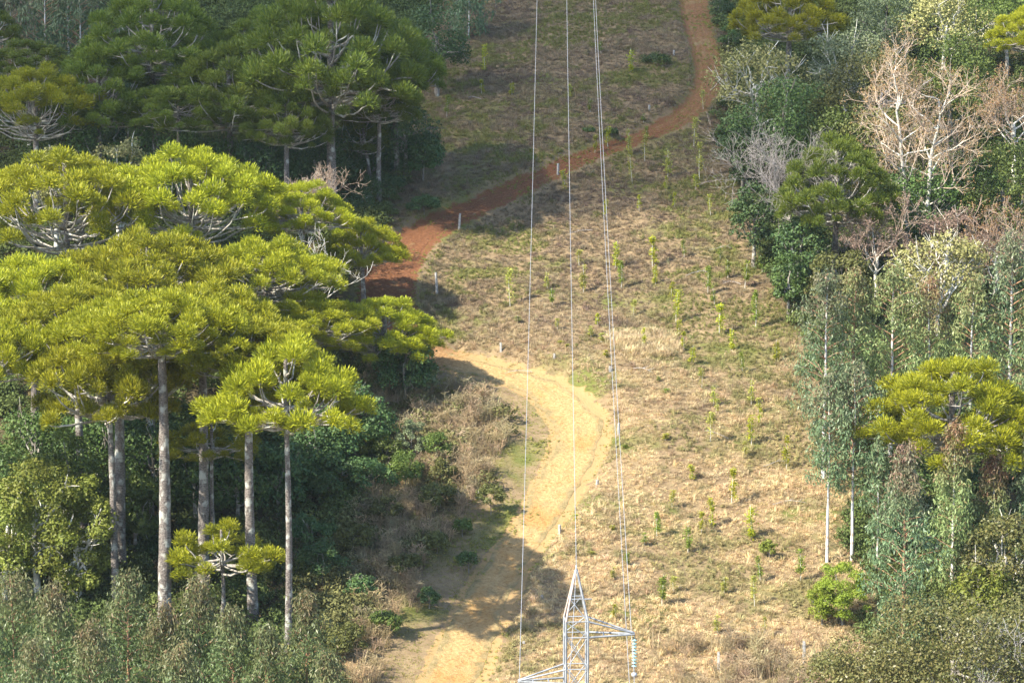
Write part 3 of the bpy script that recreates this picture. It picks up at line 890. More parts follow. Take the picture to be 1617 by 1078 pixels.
def eucalyptus(label, base, top_py, crown_px, clear=0.12, leaf='euc', n=5200, tip=0.5, group=None, seed=None, shape='cone', tr=None, Lf=0.42, Wf=0.11, dark_stem=False):
    P = place(*base); H = height_to(P, top_py)
    R = crown_px / 2 / px_scale(P + np.array([0, 0, H * 0.5]))
    rng = np.random.default_rng(int(abs(base[0]) * 17 + base[1] * 7 + 1) if seed is None else seed)
    n = int(n * 1.0) if n < 9000 else n
    t = thing('eucalyptus_tree', label, 'tree', P, 0, group)
    tr = tr or 0.010 * H + 0.03
    k = 12; f = np.linspace(0, 1, k)
    wob = np.cumsum(rng.normal(0, 0.05, (k, 2)), 0) * f[:, None]
    pts = np.stack([wob[:, 0], wob[:, 1], -0.4 + f * (H * 0.97 + 0.4)], -1)
    v, q, tc = tube(pts, tr * (1.05 - 0.88 * f), 7, True)
    g = Geo(); g.add(v, q, tc); obj('trunk', g.mesh('trunk', M['euc_twig' if dark_stem else 'euc_bark'], True), t)
    nb = 64
    cen = []; rad = []
    bg = Geo()
    for j in range(nb):
        zf = clear + (1 - clear) * ((j + rng.uniform(0, 1)) / nb) ** 0.9
        rel = (zf - clear) / (1 - clear)
        if shape == 'cone': prof = (1 - rel) ** 0.75 * (0.55 + 0.45 * smooth(0, 0.2, rel)) + 0.06
        else: prof = math.sin(math.pi * min(1, 0.12 + 0.88 * rel) ** 0.85) ** 0.7 * 0.95 + 0.08
        a = j * 2.39996 + rng.normal(0, 0.35)
        r = R * prof * rng.uniform(0.35, 1.0)
        p0 = np.array([0, 0, max(0.1, zf * H - 0.35 * r)])
        p1 = np.array([r * math.cos(a), r * math.sin(a), zf * H + 0.1 * r])
        v, q, _ = tube(np.array([p0, (p0 + p1) / 2 + np.array([0, 0, 0.08 * r]), p1]), [tr * 0.28, tr * 0.2, 0.015], 4); bg.add(v, q)
        for m_ in range(2):
            cen.append(p1 * np.array([1 - 0.32 * m_, 1 - 0.32 * m_, 1]) + rng.normal(0, 0.12, 3)); rad.append(rng.uniform(0.55, 1.0) * (0.22 * R + 0.28))
    cen = np.array(cen); rad = np.array(rad)
    c = obj('crown', bg.mesh('twigs', M['euc_twig'], True), t)
    pick = rng.integers(0, len(cen), n)
    d = rand_dirs(rng, n, -1)
    Lp = cen[pick] + d * (rad[pick] * rng.uniform(0.25, 1.0, n))[:, None] * np.array([1, 1, 1.25]) - np.array([0, 0, 1.0]) * (rad[pick] * 0.35)[:, None]
    Lp[:, 2] = np.maximum(Lp[:, 2], 0.1)
    ax = norm(np.array([0, 0, -1.0]) + rng.normal(0, 0.55, (n, 3)) + d * 0.45)
    nn = norm(rng.normal(0, 1, (n, 3)))
    s = rng.uniform(0.7, 1.3, n)
    v, q = leaves(Lp, ax, nn, Lf * s, Wf * s)
    tone = rng.uniform(0, 1, len(cen))
    rn = np.clip(0.6 * rng.uniform(0, 1, n) + 0.4 * tone[pick], 0, 1)
    tp = np.clip(smooth(0.55, 1.0, Lp[:, 2] / H) * tip * (0.4 + 1.1 * tone[pick]) + (rng.uniform(0, 1, n) < 0.06) * 0.6, 0, 0.9)
    me = build_mesh('leaves', v, [q], M[leaf], {'rnd': rn, 'tip': tp})
    obj('foliage', me, c)
    return t


B = broadleaf; E = eucalyptus; T = bare_tree
GW = 'trees of the mixed wood on the far side of the clearing'
GU = 'understorey trees inside the araucaria grove'
GE1 = 'young red-tipped eucalyptus below the araucaria grove'
GE2 = 'tall eucalyptus at the edge of the clearing'
GE3 = 'distant bluish eucalyptus stand'

# --- mixed wood to the right of the clearing, far to near
B('pale lichen-crusted tree with whitish twigs hanging over the track', (1195, 238), 52, 165, 0.85, 'leaf_lichen', 'bark_pale', 5200, 0.36, 0.2, group=GW, twigs=5, limbs=14)
B('dark green round-topped tree beside the pale lichen tree', (1225, 300), 108, 185, 0.9, 'leaf_dark', n=7500, group=GW)
B('dark green bushy tree directly under the pale lichen tree at the slope edge', (1172, 305), 185, 90, 0.95, 'leaf_deep', n=4500, group=GW)
B('lime-tinted lichen tree with twisted pale limbs below the upper araucaria', (1335, 205), 35, 150, 0.75, 'leaf_sage', 'bark_pale', 5000, group=GW, twigs=4, limbs=12)
B('broad olive green tree with pale dead boughs on its flank', (1385, 250), 62, 200, 0.9, 'leaf_olive', 'bark_grey', 8000, group=GW, twigs=3, limbs=10)
B('fresh green dense tree between the olive tree and the edge araucaria', (1500, 235), 38, 170, 0.9, 'leaf_mid', n=7500, group=GW)
B('pale yellow-green tree with whitish crown tips on the crest of the wood', (1490, 130), -20, 160, 0.8, 'leaf_lichen', 'bark_pale', 5000, group=GW, twigs=4)
B('grey-green tree on the crest next to dark hollow', (1400, 115), -25, 120, 0.85, 'leaf_sage', n=4200, group=GW)
B('green feathery tree on the crest above the edge araucaria', (1590, 120), -30, 130, 0.85, 'leaf_mid', n=4500, group=GW)
T('rust brown bare tree with pale trunk beside the edge araucaria', (1600, 290), 118, 150, 'bark_pale', twig='bark_brown', leaf='leaf_rust', nleaf= 3200, group=GW, tw=0.028, Lf=0.22)
B('yellow-olive tree filling the hollow behind the pale twin-trunk tree', (1400, 345), 150, 170, 0.9, 'leaf_olive', n=7000, group=GW)
B('mid green tree left of the twin trunks and right of the grey bare tree', (1325, 315), 150, 120, 0.9, 'leaf_mid', n=5500, group=GW)
B('dense yellow-green tree below the rust brown bare tree', (1585, 400), 205, 190, 0.95, 'leaf_mid', n=8500, group=GW)
B('blue-green tree behind the second pale trunk', (1525, 395), 215, 130, 0.9, 'leaf_dark', n=5500, group=GW)
B('dark tree filling the gap behind the pinkish thicket', (1450, 420), 250, 170, 0.9, 'leaf_dark', n=5500, group=GW)
T('leafless grey tree with dense feathery twigs leaning over the cleared slope', (1248, 425), 180, 170, 'bark_mauve', None, depth=5, kids=4, group=GW, tw=0.013, tr=0.13, crown_h=0.9, clear=0.1)
B('dark green shrubby tree beneath the leafless grey tree', (1190, 425), 270, 85, 0.95, 'leaf_deep', n=3500, group=GW)
T('tall pale twin-trunk tree with rusty tan crown tufts', (1448, 415), 130, 215, 'bark_pale', twig='bark_cream', leaf='leaf_rust', nleaf=8500, stems=2, leader=True, group=GW, tr=0.33, depth=4, kids=4, tw=0.017, spread=1.0, clear=0.32, Lf=0.2)
T('low brown twiggy tree with whitish crooked limbs below the tiered araucaria', (1385, 485), 328, 150, 'bark_pale', twig='bark_brown', leaf='leaf_pinkish', nleaf=4200, group=GW, tw=0.026, Lf=0.2, tr=0.2)
T('pinkish bare thicket tree with blanched twisted limbs', (1570, 480), 338, 150, 'bark_pale', twig='bark_brown', leaf='leaf_rust', nleaf= 3600, group=GW, tw=0.03, tr=0.22, Lf=0.2)
B('grey-brown domed twiggy tree under the twin trunks', (1510, 470), 318, 150, 0.9, 'leaf_pinkish', 'bark_pale', 6500, 0.3, 0.1, group=GW)
B('yellow lichen-covered tree with knotted pale limbs above the eucalyptus', (1480, 545), 355, 175, 0.8, 'leaf_lichen', 'bark_pale', 5600, 0.34, 0.2, group=GW, twigs=6, limbs=16)
B('dark blue-green bushy tree at the foot of the tiered araucaria', (1262, 470), 330, 95, 0.95, 'leaf_deep', n=4200, group=GW)
B('dark green narrow bush between clearing and first eucalyptus', (1245, 500), 375, 60, 0.98, 'leaf_dark', n=2600, group=GW)
B('olive green tree above the first eucalyptus', (1325, 530), 385, 110, 0.9, 'leaf_olive', n=5000, group=GW)

E('grey-green eucalyptus beside the dark narrow bush at the slope edge', (1300, 760), 428, 125, 0.3, 'euc_blue', 6000, 0.3, GE2, shape='oval', Lf=0.38, Wf=0.1)
E('eucalyptus with reddish stem and drooping leaves behind the white trunks', (1345, 735), 425, 110, 0.25, 'euc', 5600, 0.4, GE2, shape='oval', dark_stem=True, Lf=0.38)
E('bright sage eucalyptus under the yellow lichen tree', (1405, 735), 420, 130, 0.2, 'euc', 6500, 0.2, GE2, shape='oval', Lf=0.38)
E('brownish-green eucalyptus behind the bright domed araucaria', (1465, 730), 440, 120, 0.2, 'euc', 6000, 0.7, GE2, shape='oval', Lf=0.38)
E('silvery eucalyptus right behind the domed araucaria top', (1530, 735), 440, 120, 0.2, 'euc', 6000, 0.3, GE2, shape='oval', Lf=0.38)
E('tall blue-green eucalyptus rising above the domed araucaria beside the blanched limbs', (1590, 735), 372, 150, 0.2, 'euc_blue', 7500, 0.3, GE2, shape='oval', Lf=0.38)
E('mixed green eucalyptus beside the tall blue-green one', (1640, 760), 420, 120, 0.2, 'euc', 5500, 0.5, GE2, shape='oval', Lf=0.38)
E('eucalyptus with slim white trunk standing in straw grass', (1306, 885), 590, 105, 0.42, 'euc_blue', 4600, 0.25, GE2, shape='oval', tr=0.15, Lf=0.38)
E('eucalyptus with slim blue-white trunk behind the lime bush', (1345, 882), 575, 120, 0.36, 'euc_blue', 5400, 0.25, GE2, shape='oval', tr=0.16, Lf=0.38)
E('dark leafy eucalyptus squeezed under the domed araucaria rim', (1385, 900), 690, 70, 0.3, 'euc_blue', 3000, 0.1, GE2, shape='oval', tr=0.1)
E('large dark blue-green eucalyptus with red-brown stem in front of the domed araucaria', (1425, 1020), 705, 165, 0.04, 'euc_blue', 9000, 0.75, GE2, dark_stem=True, Lf=0.38, Wf=0.1)
E('fresh green eucalyptus with crimson tip against the domed araucaria limbs', (1502, 945), 668, 130, 0.05, 'euc', 7500, 0.8, GE2, Lf=0.38)
E('pale green eucalyptus with deep red tip beside the bronze dome tree', (1565, 935), 715, 115, 0.05, 'euc', 6500, 1.0, GE2)
E('blue-green eucalyptus beside the pale red-tipped eucalyptus', (1625, 930), 690, 110, 0.05, 'euc_blue', 5500, 0.4, GE2)
B('dark tree in the shade beneath the domed araucaria', (1480, 890), 715, 190, 0.9, 'leaf_deep', n=6000, group=GW)
B('bronze domed tree with whitish twisted inner limbs', (1585, 1000), 795, 150, 0.8, 'leaf_bronze', 'bark_pale', 7000, 0.3, 0.18, group=GW, twigs=5, limbs=12)
B('low yellow-green shrub below the bronze domed tree', (1545, 1020), 880, 120, 0.9, 'leaf_yellow', n=3800, group=GW, name='broadleaf_shrub')
B('wide bronze-green tree with glossy leaves in front of the dark eucalyptus', (1500, 1215), 925, 330, 0.8, 'leaf_bronze', n=21000, Lf=0.24, Wf=0.14, nclump=95, group=GW)
B('lower bronze-green tree crown spilling toward the straw grass', (1370, 1190), 985, 200, 0.85, 'leaf_bronze', n=12000, Lf=0.24, Wf=0.14, nclump=75, group=GW)
B('bronze-green tree with leathery leaves beside the pale lichen thicket', (1625, 1190), 910, 220, 0.8, 'leaf_bronze', n=12000, Lf=0.24, Wf=0.14, nclump=75, group=GW)
T('grey lichen thicket tree of tangled bare twigs in front of bronze-green leaves', (1580, 1240), 1000, 230, 'bark_grey', 'leaf_sage', 2600, group=GW, depth=5, kids=3, tw=0.02, tr=0.14, clear=0.1, crown_h=0.9)
B('bright lime green feathery bush at the edge of the straw grass', (1330, 985), 878, 92, 1.0, 'leaf_lime', n=8500, Lf=0.26, Wf=0.07, nclump=34, name='broadleaf_shrub', zmin=-0.97, limbs=5, cr=(0.14, 0.3))
B('small lime green bush leaning against the larger lime bush', (1298, 985), 912, 58, 1.0, 'leaf_lime', n=3500, Lf=0.24, Wf=0.08, nclump=26, name='broadleaf_shrub', zmin=-0.97, limbs=4)

# --- forest behind and inside the left groves
for i, (bx, by, ty, w, lf, lb) in enumerate([
        (640, 300, 128, 130, 'leaf_deep', 'dark evergreen tree hanging over the cleared slope below shaded araucarias'),
        (668, 296, 205, 70, 'leaf_deep', 'dark rounded evergreen at the slope edge above the red track'),
        (590, 290, 165, 110, 'leaf_deep', 'dark evergreen behind the thin leaning araucaria'),
        (500, 330, 190, 150, 'leaf_deep', 'dark evergreen filling shade behind the pink-barked araucaria'),
        (420, 345, 205, 140, 'leaf_deep', 'dark evergreen under the fan of white limbs'),
        (300, 345, 190, 160, 'leaf_dark', 'dark evergreen below the compact shaded araucaria'),
        (180, 330, 150, 160, 'leaf_dark', 'dim green tree beneath the shaded candelabra limbs'),
        (90, 300, 150, 140, 'leaf_dark', 'dim evergreen next to the reddish dry shrub'),
        (690, 150, -20, 120, 'leaf_deep', 'dark evergreen on the upper rim of the shaded grove')]):
    B(lb, (bx, by), ty, w, 0.92, lf, n=5200, group='evergreens of the shaded grove')
B('pale yellow lichen shrub crown showing above the bright grove', (190, 440), 203, 110, 0.6, 'leaf_lichen', 'bark_pale', 4200, 0.34, 0.2, group='lichen trees by the grove', twigs=4, limbs=10)
B('yellowish lichen tree next to pale up-curved limbs', (90, 420), 222, 90, 0.6, 'leaf_lichen', 'bark_pale', 3600, 0.34, 0.2, group='lichen trees by the grove', twigs=4)
T('whitish dead-twig tree between bright grove and shaded grove', (505, 440), 268, 75, 'bark_brown', None, depth=5, kids=4, group='dead twig trees', tw=0.016, tr=0.09)
T('pale grey dead tree poking out below the bright tufts', (495, 560), 345, 45, 'bark_pale', None, depth=4, kids=3, group='dead twig trees', tw=0.02, tr=0.14)
T('reddish dry shrub between two shaded araucarias', (130, 250), 95, 90, 'bark_brown', 'leaf_pinkish', 2600, group='dry reddish trees', tw=0.03, Lf=0.22)
T('reddish dry shrub beside the shaded araucaria tip', (15, 200), 50, 80, 'bark_brown', 'leaf_rust', 2200, group='dry reddish trees', tw=0.03, Lf=0.22)
for i, (bx, by, ty, w) in enumerate([(20, 170, -30, 110), (75, 175, -40, 120), (130, 175, -35, 120), (175, 165, -50, 100), (-30, 175, -30, 110), (110, 140, -60, 120), (740, 60, -60, 90)]):
    E('distant bluish eucalyptus in the stand behind the shaded araucarias', (bx, by), ty, w, 0.05, 'euc_blue', 3600, 0.25, GE3, shape='oval', Lf=0.6, Wf=0.16)

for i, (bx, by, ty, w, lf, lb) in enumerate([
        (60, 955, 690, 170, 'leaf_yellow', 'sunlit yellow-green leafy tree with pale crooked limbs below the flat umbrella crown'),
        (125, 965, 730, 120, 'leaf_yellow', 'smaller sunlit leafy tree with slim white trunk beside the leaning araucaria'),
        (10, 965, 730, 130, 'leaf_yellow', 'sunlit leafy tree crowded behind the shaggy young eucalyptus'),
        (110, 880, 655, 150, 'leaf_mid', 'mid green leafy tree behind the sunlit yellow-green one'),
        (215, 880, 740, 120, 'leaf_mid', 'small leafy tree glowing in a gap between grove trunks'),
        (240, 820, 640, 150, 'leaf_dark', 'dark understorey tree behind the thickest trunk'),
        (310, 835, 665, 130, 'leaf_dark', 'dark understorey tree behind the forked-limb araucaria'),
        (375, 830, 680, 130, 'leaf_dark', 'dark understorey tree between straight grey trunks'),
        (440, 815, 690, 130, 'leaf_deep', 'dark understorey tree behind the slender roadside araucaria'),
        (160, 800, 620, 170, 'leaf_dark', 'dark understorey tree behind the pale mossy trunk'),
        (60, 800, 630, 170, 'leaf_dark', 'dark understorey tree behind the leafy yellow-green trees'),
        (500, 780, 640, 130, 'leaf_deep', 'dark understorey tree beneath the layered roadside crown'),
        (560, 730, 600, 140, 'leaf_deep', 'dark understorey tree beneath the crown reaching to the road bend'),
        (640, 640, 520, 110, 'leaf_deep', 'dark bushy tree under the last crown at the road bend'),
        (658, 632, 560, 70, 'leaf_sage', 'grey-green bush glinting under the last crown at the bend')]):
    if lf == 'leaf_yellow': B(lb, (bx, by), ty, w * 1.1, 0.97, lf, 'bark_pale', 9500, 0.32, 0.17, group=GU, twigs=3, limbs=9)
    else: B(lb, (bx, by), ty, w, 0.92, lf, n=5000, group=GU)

for i, (bx, by, ty, w, tip, lb) in enumerate([
        (30, 1170, 905, 150, 0.8, 'young eucalyptus with reddish top in front of the leafy yellow-green tree'),
        (90, 1195, 925, 130, 1.0, 'young eucalyptus with coppery top beside the slim white trunk'),
        (150, 1230, 985, 130, 0.9, 'short greyish young eucalyptus between two taller ones'),
        (205, 1185, 902, 125, 0.6, 'pointed young eucalyptus at the foot of the leaning araucaria'),
        (262, 1200, 960, 110, 0.9, 'young eucalyptus hiding the base of the thickest trunk'),
        (318, 1190, 915, 125, 0.9, 'young eucalyptus with brown top in front of the small open araucaria'),
        (370, 1215, 960, 120, 0.6, 'dark green young eucalyptus hiding the straight grey trunk base'),
        (425, 1225, 990, 110, 0.5, 'young eucalyptus beside the slender roadside trunk'),
        (487, 1190, 935, 105, 0.9, 'thin russet-topped young eucalyptus beyond the slender roadside trunk'),
        (520, 1240, 1030, 110, 0.7, 'low young eucalyptus beside the roadside scrub'),
        (-20, 1200, 940, 130, 0.8, 'shaggy young eucalyptus in front of the crowded leafy tree'),
        (60, 1270, 1010, 150, 0.7, 'low bushy young eucalyptus in front of the coppery one'),
        (290, 1270, 1015, 140, 0.8, 'low bushy young eucalyptus in front of the thickest trunk')]):
    E(lb, (bx, by), ty, w * 1.45, 0.02, 'euc_young', 8400, tip * 0.55, GE1, Lf=0.34, Wf=0.085, dark_stem=True)

# --- shrubs of the roadside scrub
SH = 'scrub shrubs between grove and road'
shr = [(512, 745, 672, 75, 'leaf_mid', 'feathery yellow-green shrub beneath the layered roadside crown'),
       (560, 735, 668, 70, 'leaf_yellow', 'bright green shrub next to the feathery one in the scrub'),
       (608, 745, 685, 60, 'leaf_mid', 'mid green shrub beside the silvery shrub'),
       (650, 735, 652, 52, 'leaf_sage', 'silvery grey-green shrub standing out of the scrub'),
       (690, 740, 680, 55, 'leaf_mid', 'green shrub between silvery shrub and dry weeds'),
       (585, 790, 715, 90, 'leaf_deep', 'broad dark shrub in the shade of the layered crown'),
       (525, 800, 720, 80, 'leaf_deep', 'dark shrub beside the slender grey trunk'),
       (640, 775, 710, 70, 'leaf_mid', 'dark green shrub beneath the silvery shrub'),
       (700, 770, 720, 50, 'leaf_olive', 'olive shrub on the edge of the dry weeds'),
       (495, 870, 800, 80, 'leaf_deep', 'low dark shrub just beyond the slender trunk'),
       (510, 930, 850, 95, 'leaf_deep', 'thick dark shrub in the tree shade near the low eucalyptus'),
       (560, 880, 820, 70, 'leaf_olive', 'dark shrub amid shaded dry weeds'),
       (690, 815, 760, 60, 'leaf_olive', 'olive shrub lit by a sun fleck in the scrub'),
       (775, 815, 755, 48, 'leaf_olive', 'greyish olive shrub beside the road verge'),
       (730, 850, 815, 35, 'leaf_mid', 'small green shrub by the road verge'),
       (678, 965, 925, 36, 'leaf_deep', 'small bluish shrub in the road shade'),
       (605, 1010, 965, 60, 'leaf_mid', 'bright leafy shrub lit at its tip beside the shaded road'),
       (640, 920, 870, 60, 'leaf_olive', 'dark shrub among shaded weeds near the road'),
       (570, 960, 905, 60, 'leaf_deep', 'bluish dark shrub behind the bright leafy shrub'),
       (545, 1040, 980, 80, 'leaf_olive', 'dull olive shrub beside the low eucalyptus'),
       (690, 880, 840, 50, 'leaf_olive', 'low dark shrub in the shaded verge'),
       (740, 905, 868, 40, 'leaf_dark', 'low shrub on the shaded verge'),
       (610, 830, 780, 60, 'leaf_olive', 'brownish shrub in the middle of the scrub'),
       (640, 290, 240, 80, 'leaf_deep', 'dark low shrub above the red track'),
       (600, 330, 275, 90, 'leaf_deep', 'dark blue-green shrub thicket beside the red track'),
       (670, 345, 308, 60, 'leaf_deep', 'dark shrub on the shaded bank of the red track'),
       (560, 350, 300, 80, 'leaf_deep', 'dark shrub below the thin leaning araucaria'),
       (1035, 112, 85, 50, 'leaf_dark', 'low sprawling green shrub near the upper track'),
       (1150, 80, 35, 40, 'leaf_dark', 'dim shrub squeezed between the upper track and the wood'),
       (1140, 30, -10, 40, 'leaf_deep', 'dark shrub beside the top of the track'),
       (1215, 880, 850, 32, 'leaf_yellow', 'small yellow-green shrub in straw grass near white trunks'),
       (930, 218, 205, 22, 'leaf_dark', 'small dark green shrub beside the narrow track'),
       (966, 222, 202, 26, 'leaf_dark', 'small rounded shrub under the right hand cables')]
for (bx, by, ty, w, lf, lb) in shr:
    n = int(600 + w * w * 0.5)
    B(lb, (bx, by), ty, w, 0.98, lf, n=min(4200, n), Lf=0.26, Wf=0.1, nclump=22, limbs=4, group=SH, name='broadleaf_shrub', zmin=-0.5, trunk_r=0.05)

# ------------------------------------------------------------------ saplings
def sapling_model(seed, h=3.0):
    rng = np.random.default_rng(seed)
    k = 7; f = np.linspace(0, 1, k)
    pts = np.stack([0.06 * np.sin(f * 3 + seed), 0.05 * np.cos(f * 4 + seed), f * (h * 0.96 + 0.15) - 0.15], -1)
    v, q, tc = tube(pts, 0.045 * (1.1 - 0.75 * f), 5, True)
    g = Geo(); g.add(v, q, tc)
    stem = g.mesh('stem', M['bark_pale'], True)
    nc = int(rng.integers(6, 10)); per = 44; n = nc * per
    ch = np.sort(rng.uniform(0.22 if seed % 3 else 0.08, 0.97, nc)); ca = rng.uniform(0, 6.28, nc); cr_ = rng.uniform(0.02, 0.24, nc) * (1.15 - 0.5 * ch)
    cs = rng.uniform(0.13, 0.27, nc)
    pk = np.repeat(np.arange(nc), per)
    P = np.stack([cr_[pk] * np.cos(ca[pk]), cr_[pk] * np.sin(ca[pk]), ch[pk] * h], -1) + rng.normal(0, 1, (n, 3)) * cs[pk][:, None] * np.array([0.85, 0.85, 1.0])
    P[:, 2] = np.clip(P[:, 2], 0.1, h)
    a = np.arctan2(P[:, 1], P[:, 0])
    ax = norm(np.stack([np.cos(a), np.sin(a), rng.uniform(-0.2, 0.9, n)], -1))
    nn = norm(rng.normal(0, 0.5, (n, 3)) + np.array([0, 0, 1.0]))
    v, q = leaves(P, ax, nn, 0.24 * rng.uniform(0.6, 1.3, n), 0.13)
    g = Geo(); g.add(v, q, None, rng.uniform(0, 1, n))
    return stem, g.mesh('foliage', M[('leaf_sap', 'leaf_sap_pale', 'leaf_sap_green', 'leaf_sap')[seed % 4]]), h


SAPS = [sapling_model(k) for k in range(11)]
sap_px = [(765, 70, 113), (761, 125, 148), (808, 128, 150), (706, 150, 185), (949, 66, 88), (996, 75, 125), (994, 118, 140), (1045, 90, 118), (931, 155, 186),
          (1110, 142, 172), (1016, 180, 200), (1021, 197, 220), (1018, 212, 250), (993, 200, 240), (998, 235, 284), (1096, 185, 225), (1055, 235, 276), (1105, 225, 284),
          (1051, 278, 300), (1098, 276, 300), (1122, 307, 341), (1009, 308, 335), (957, 315, 341), (892, 268, 295), (940, 213, 242), (960, 200, 232), (900, 133, 156), (1065, 303, 328),
          (972, 378, 425), (981, 412, 455), (1031, 372, 421), (1035, 415, 447), (1080, 379, 409), (1137, 385, 411), (1149, 409, 441), (1117, 420, 465), (1177, 411, 455),
          (1203, 400, 431), (805, 423, 478), (864, 427, 456), (872, 454, 485), (914, 394, 420), (921, 415, 460), (880, 503, 535), (943, 495, 522), (933, 512, 546), (950, 526, 556),
          (957, 553, 580), (885, 538, 560), (896, 543, 567), (1015, 518, 560), (1067, 458, 510), (1072, 505, 528), (1079, 522, 556), (1092, 544, 579), (1060, 444, 470), (1137, 479, 527),
          (1155, 516, 554), (1193, 459, 517), (1128, 452, 482), (1227, 535, 569), (1172, 556, 588), (1105, 580, 603), (817, 498, 526), (1000, 473, 497), (1040, 594, 616), (1053, 612, 640),
          (1108, 582, 624), (1127, 607, 648), (1131, 630, 661), (1121, 650, 707), (1186, 597, 640), (1198, 628, 652), (1200, 644, 676), (1187, 656, 705), (1176, 697, 726), (1242, 688, 741),
          (1051, 684, 713), (1093, 733, 767), (1156, 738, 797), (1061, 774, 813), (1124, 785, 831), (1108, 806, 847), (1186, 795, 850), (986, 702, 721), (909, 811, 843),
          (967, 828, 857), (1037, 808, 860), (1017, 841, 876), (1087, 827, 878), (1200, 878, 919), (1264, 867, 916), (991, 871, 910), (934, 870, 894), (968, 893, 931), (1046, 904, 960),
          (1063, 909, 937), (1143, 909, 936), (1191, 909, 956), (972, 954, 991), (1133, 968, 1001), (1207, 974, 1006)]
sap_base = [P for P in (place(x, b) for x, t, b in sap_px)]
for i, (x, t_, b) in enumerate(sap_px):
    P = sap_base[i]; H = height_to(P, t_)
    rng = np.random.default_rng(900 + i)
    if b < 160: lb = 'slender sapling on the upper slope between shaded grove and upper track'
    elif b < 345: lb = 'slender sapling on the brown slope near the narrow red track'
    elif b < 500: lb = 'leafy sapling on the mid slope above the straw patch'
    elif x < 965: lb = 'leafy sapling on the bank above the road bend'
    elif b < 640: lb = 'yellow-green sapling in dry grass level with the road bend'
    elif b < 760: lb = 'yellow-green sapling on brown grass right of the straight road'
    elif b < 890: lb = 'yellow-green sapling in pale straw grass between road and white eucalyptus trunks'
    else: lb = 'yellow-green sapling in straw grass between pylon and lime bush'
    lb = ('short ' if H < 1.75 else 'tall ' if H > 2.9 else '') + lb
    t = thing('sapling', lb, 'sapling', P, rng.uniform(0, 6.28), lb.replace('sapling', 'saplings').replace('slender ', '').replace('leafy ', '').replace('yellow-green ', ''))
    st, fo, h0 = SAPS[(i * 7 + i // 5) % 11]
    k = H / h0; w = rng.uniform(0.72, 1.12) * max(0.75, min(1.1, k))
    for nm, m_ in (('stem', st), ('foliage', fo)):
        o = obj(nm, m_, t); o.scale = (w, w, k)
    t.rotation_euler = (rng.normal(0, 0.04), rng.normal(0, 0.04), rng.uniform(0, 6.28))

# ------------------------------------------------------------------ fence posts
def post_mesh(seed):
    rng = np.random.default_rng(seed)
    me = bpy.data.meshes.new('post'); import bmesh
    bm = bmesh.new(); bmesh.ops.create_cube(bm, size=1.0)
    for v in bm.verts:
        v.co.x *= 0.17 - 0.03 * (v.co.z > 0); v.co.y *= 0.15 - 0.02 * (v.co.z > 0); v.co.z = (v.co.z + 0.5) * 1.9 - 0.3
        if v.co.z > 1: v.co.z += rng.uniform(-0.05, 0.05)
    bmesh.ops.bevel(bm, geom=list(bm.edges), offset=0.014, segments=1, affect='EDGES')
    bm.to_mesh(me); bm.free(); me.materials.append(M['post']); return me


PM = [post_mesh(k) for k in range(4)]
posts = [(1064, 79, 97, 'pale fence post beside the upper end of the track'), (1025, 166, 184, 'pale fence post where the upper track narrows'),
         (881, 258, 276, 'short pale fence post on the red track edge under the cables'), (725, 337, 361, 'pale fence post below the red track near the shaded grove'),
         (690, 429, 456, 'leaning pale fence post beside the red earth clearing'), (791, 541, 564, 'stout pale fence post above the road bend'),
         (875, 558, 582, 'grey fence post on the bank next to two saplings'), (963, 578, 602, 'pale fence post on the bank under the paired cables'),
         (977, 667, 695, 'leaning grey fence post on the cut bank of the straight road'), (943, 757, 781, 'white fence post leaning at the road edge'),
         (884, 828, 851, 'thin dull fence post at the road edge above the tree shade'), (856, 939, 962, 'fence post standing in tree shade beside the pylon top'),
         (827, 1012, 1037, 'fence post in the grass beside the left pylon arm'), (1135, 1029, 1060, 'thin pale fence post among tall dry weeds'),
         (1270, 1012, 1046, 'grey fence post among dry weeds near the bronze-green tree')]
for i, (x, t_, b, lb) in enumerate(posts):
    P = place(x, b); H = height_to(P, t_)
    o = obj('fence_post', PM[i % 4], None, P); o.scale = (1.5, 1.5, H / 1.6)
    o.rotation_euler = (np.random.default_rng(i).normal(0, 0.03), -0.09 if 'leaning' in lb else 0.02, 0.4 + i * 0.2)
    tag(o, lb, 'fence post', 'fence posts along the road and track')

# ------------------------------------------------------------------ pylon and cables
PY_D = 153.0
def at_depth(px, py, depth):
    d = ray(px, py); return d * depth + np.array([0, 0, CAMZ])
apex = at_depth(910, 899, PY_D)
m_px = PY_D / F_PX                       # metres per photo pixel at the pylon
pyl = thing('lattice_pylon', 'galvanised steel lattice pylon with tapered peak and side arms beside the dirt road', 'pylon', (apex[0], apex[1], h1(apex[0], apex[1])), math.radians(4))
pz0 = h1(apex[0], apex[1])
Hp = apex[2] - pz0
HW = 17.5 * m_px                          # half width of the mast


def angle_bar(g, a, b, w=0.075):
    a = np.asarray(a, float); b = np.asarray(b, float)
    v, q, t = tube(np.array([a, b]), [w * 0.7, w * 0.7], 4, False)
    g.add(v, q)
    n = len(v)
    g.add(v[:4], [[3, 2, 1, 0]]); g.add(v[4:], [[0, 1, 2, 3]])


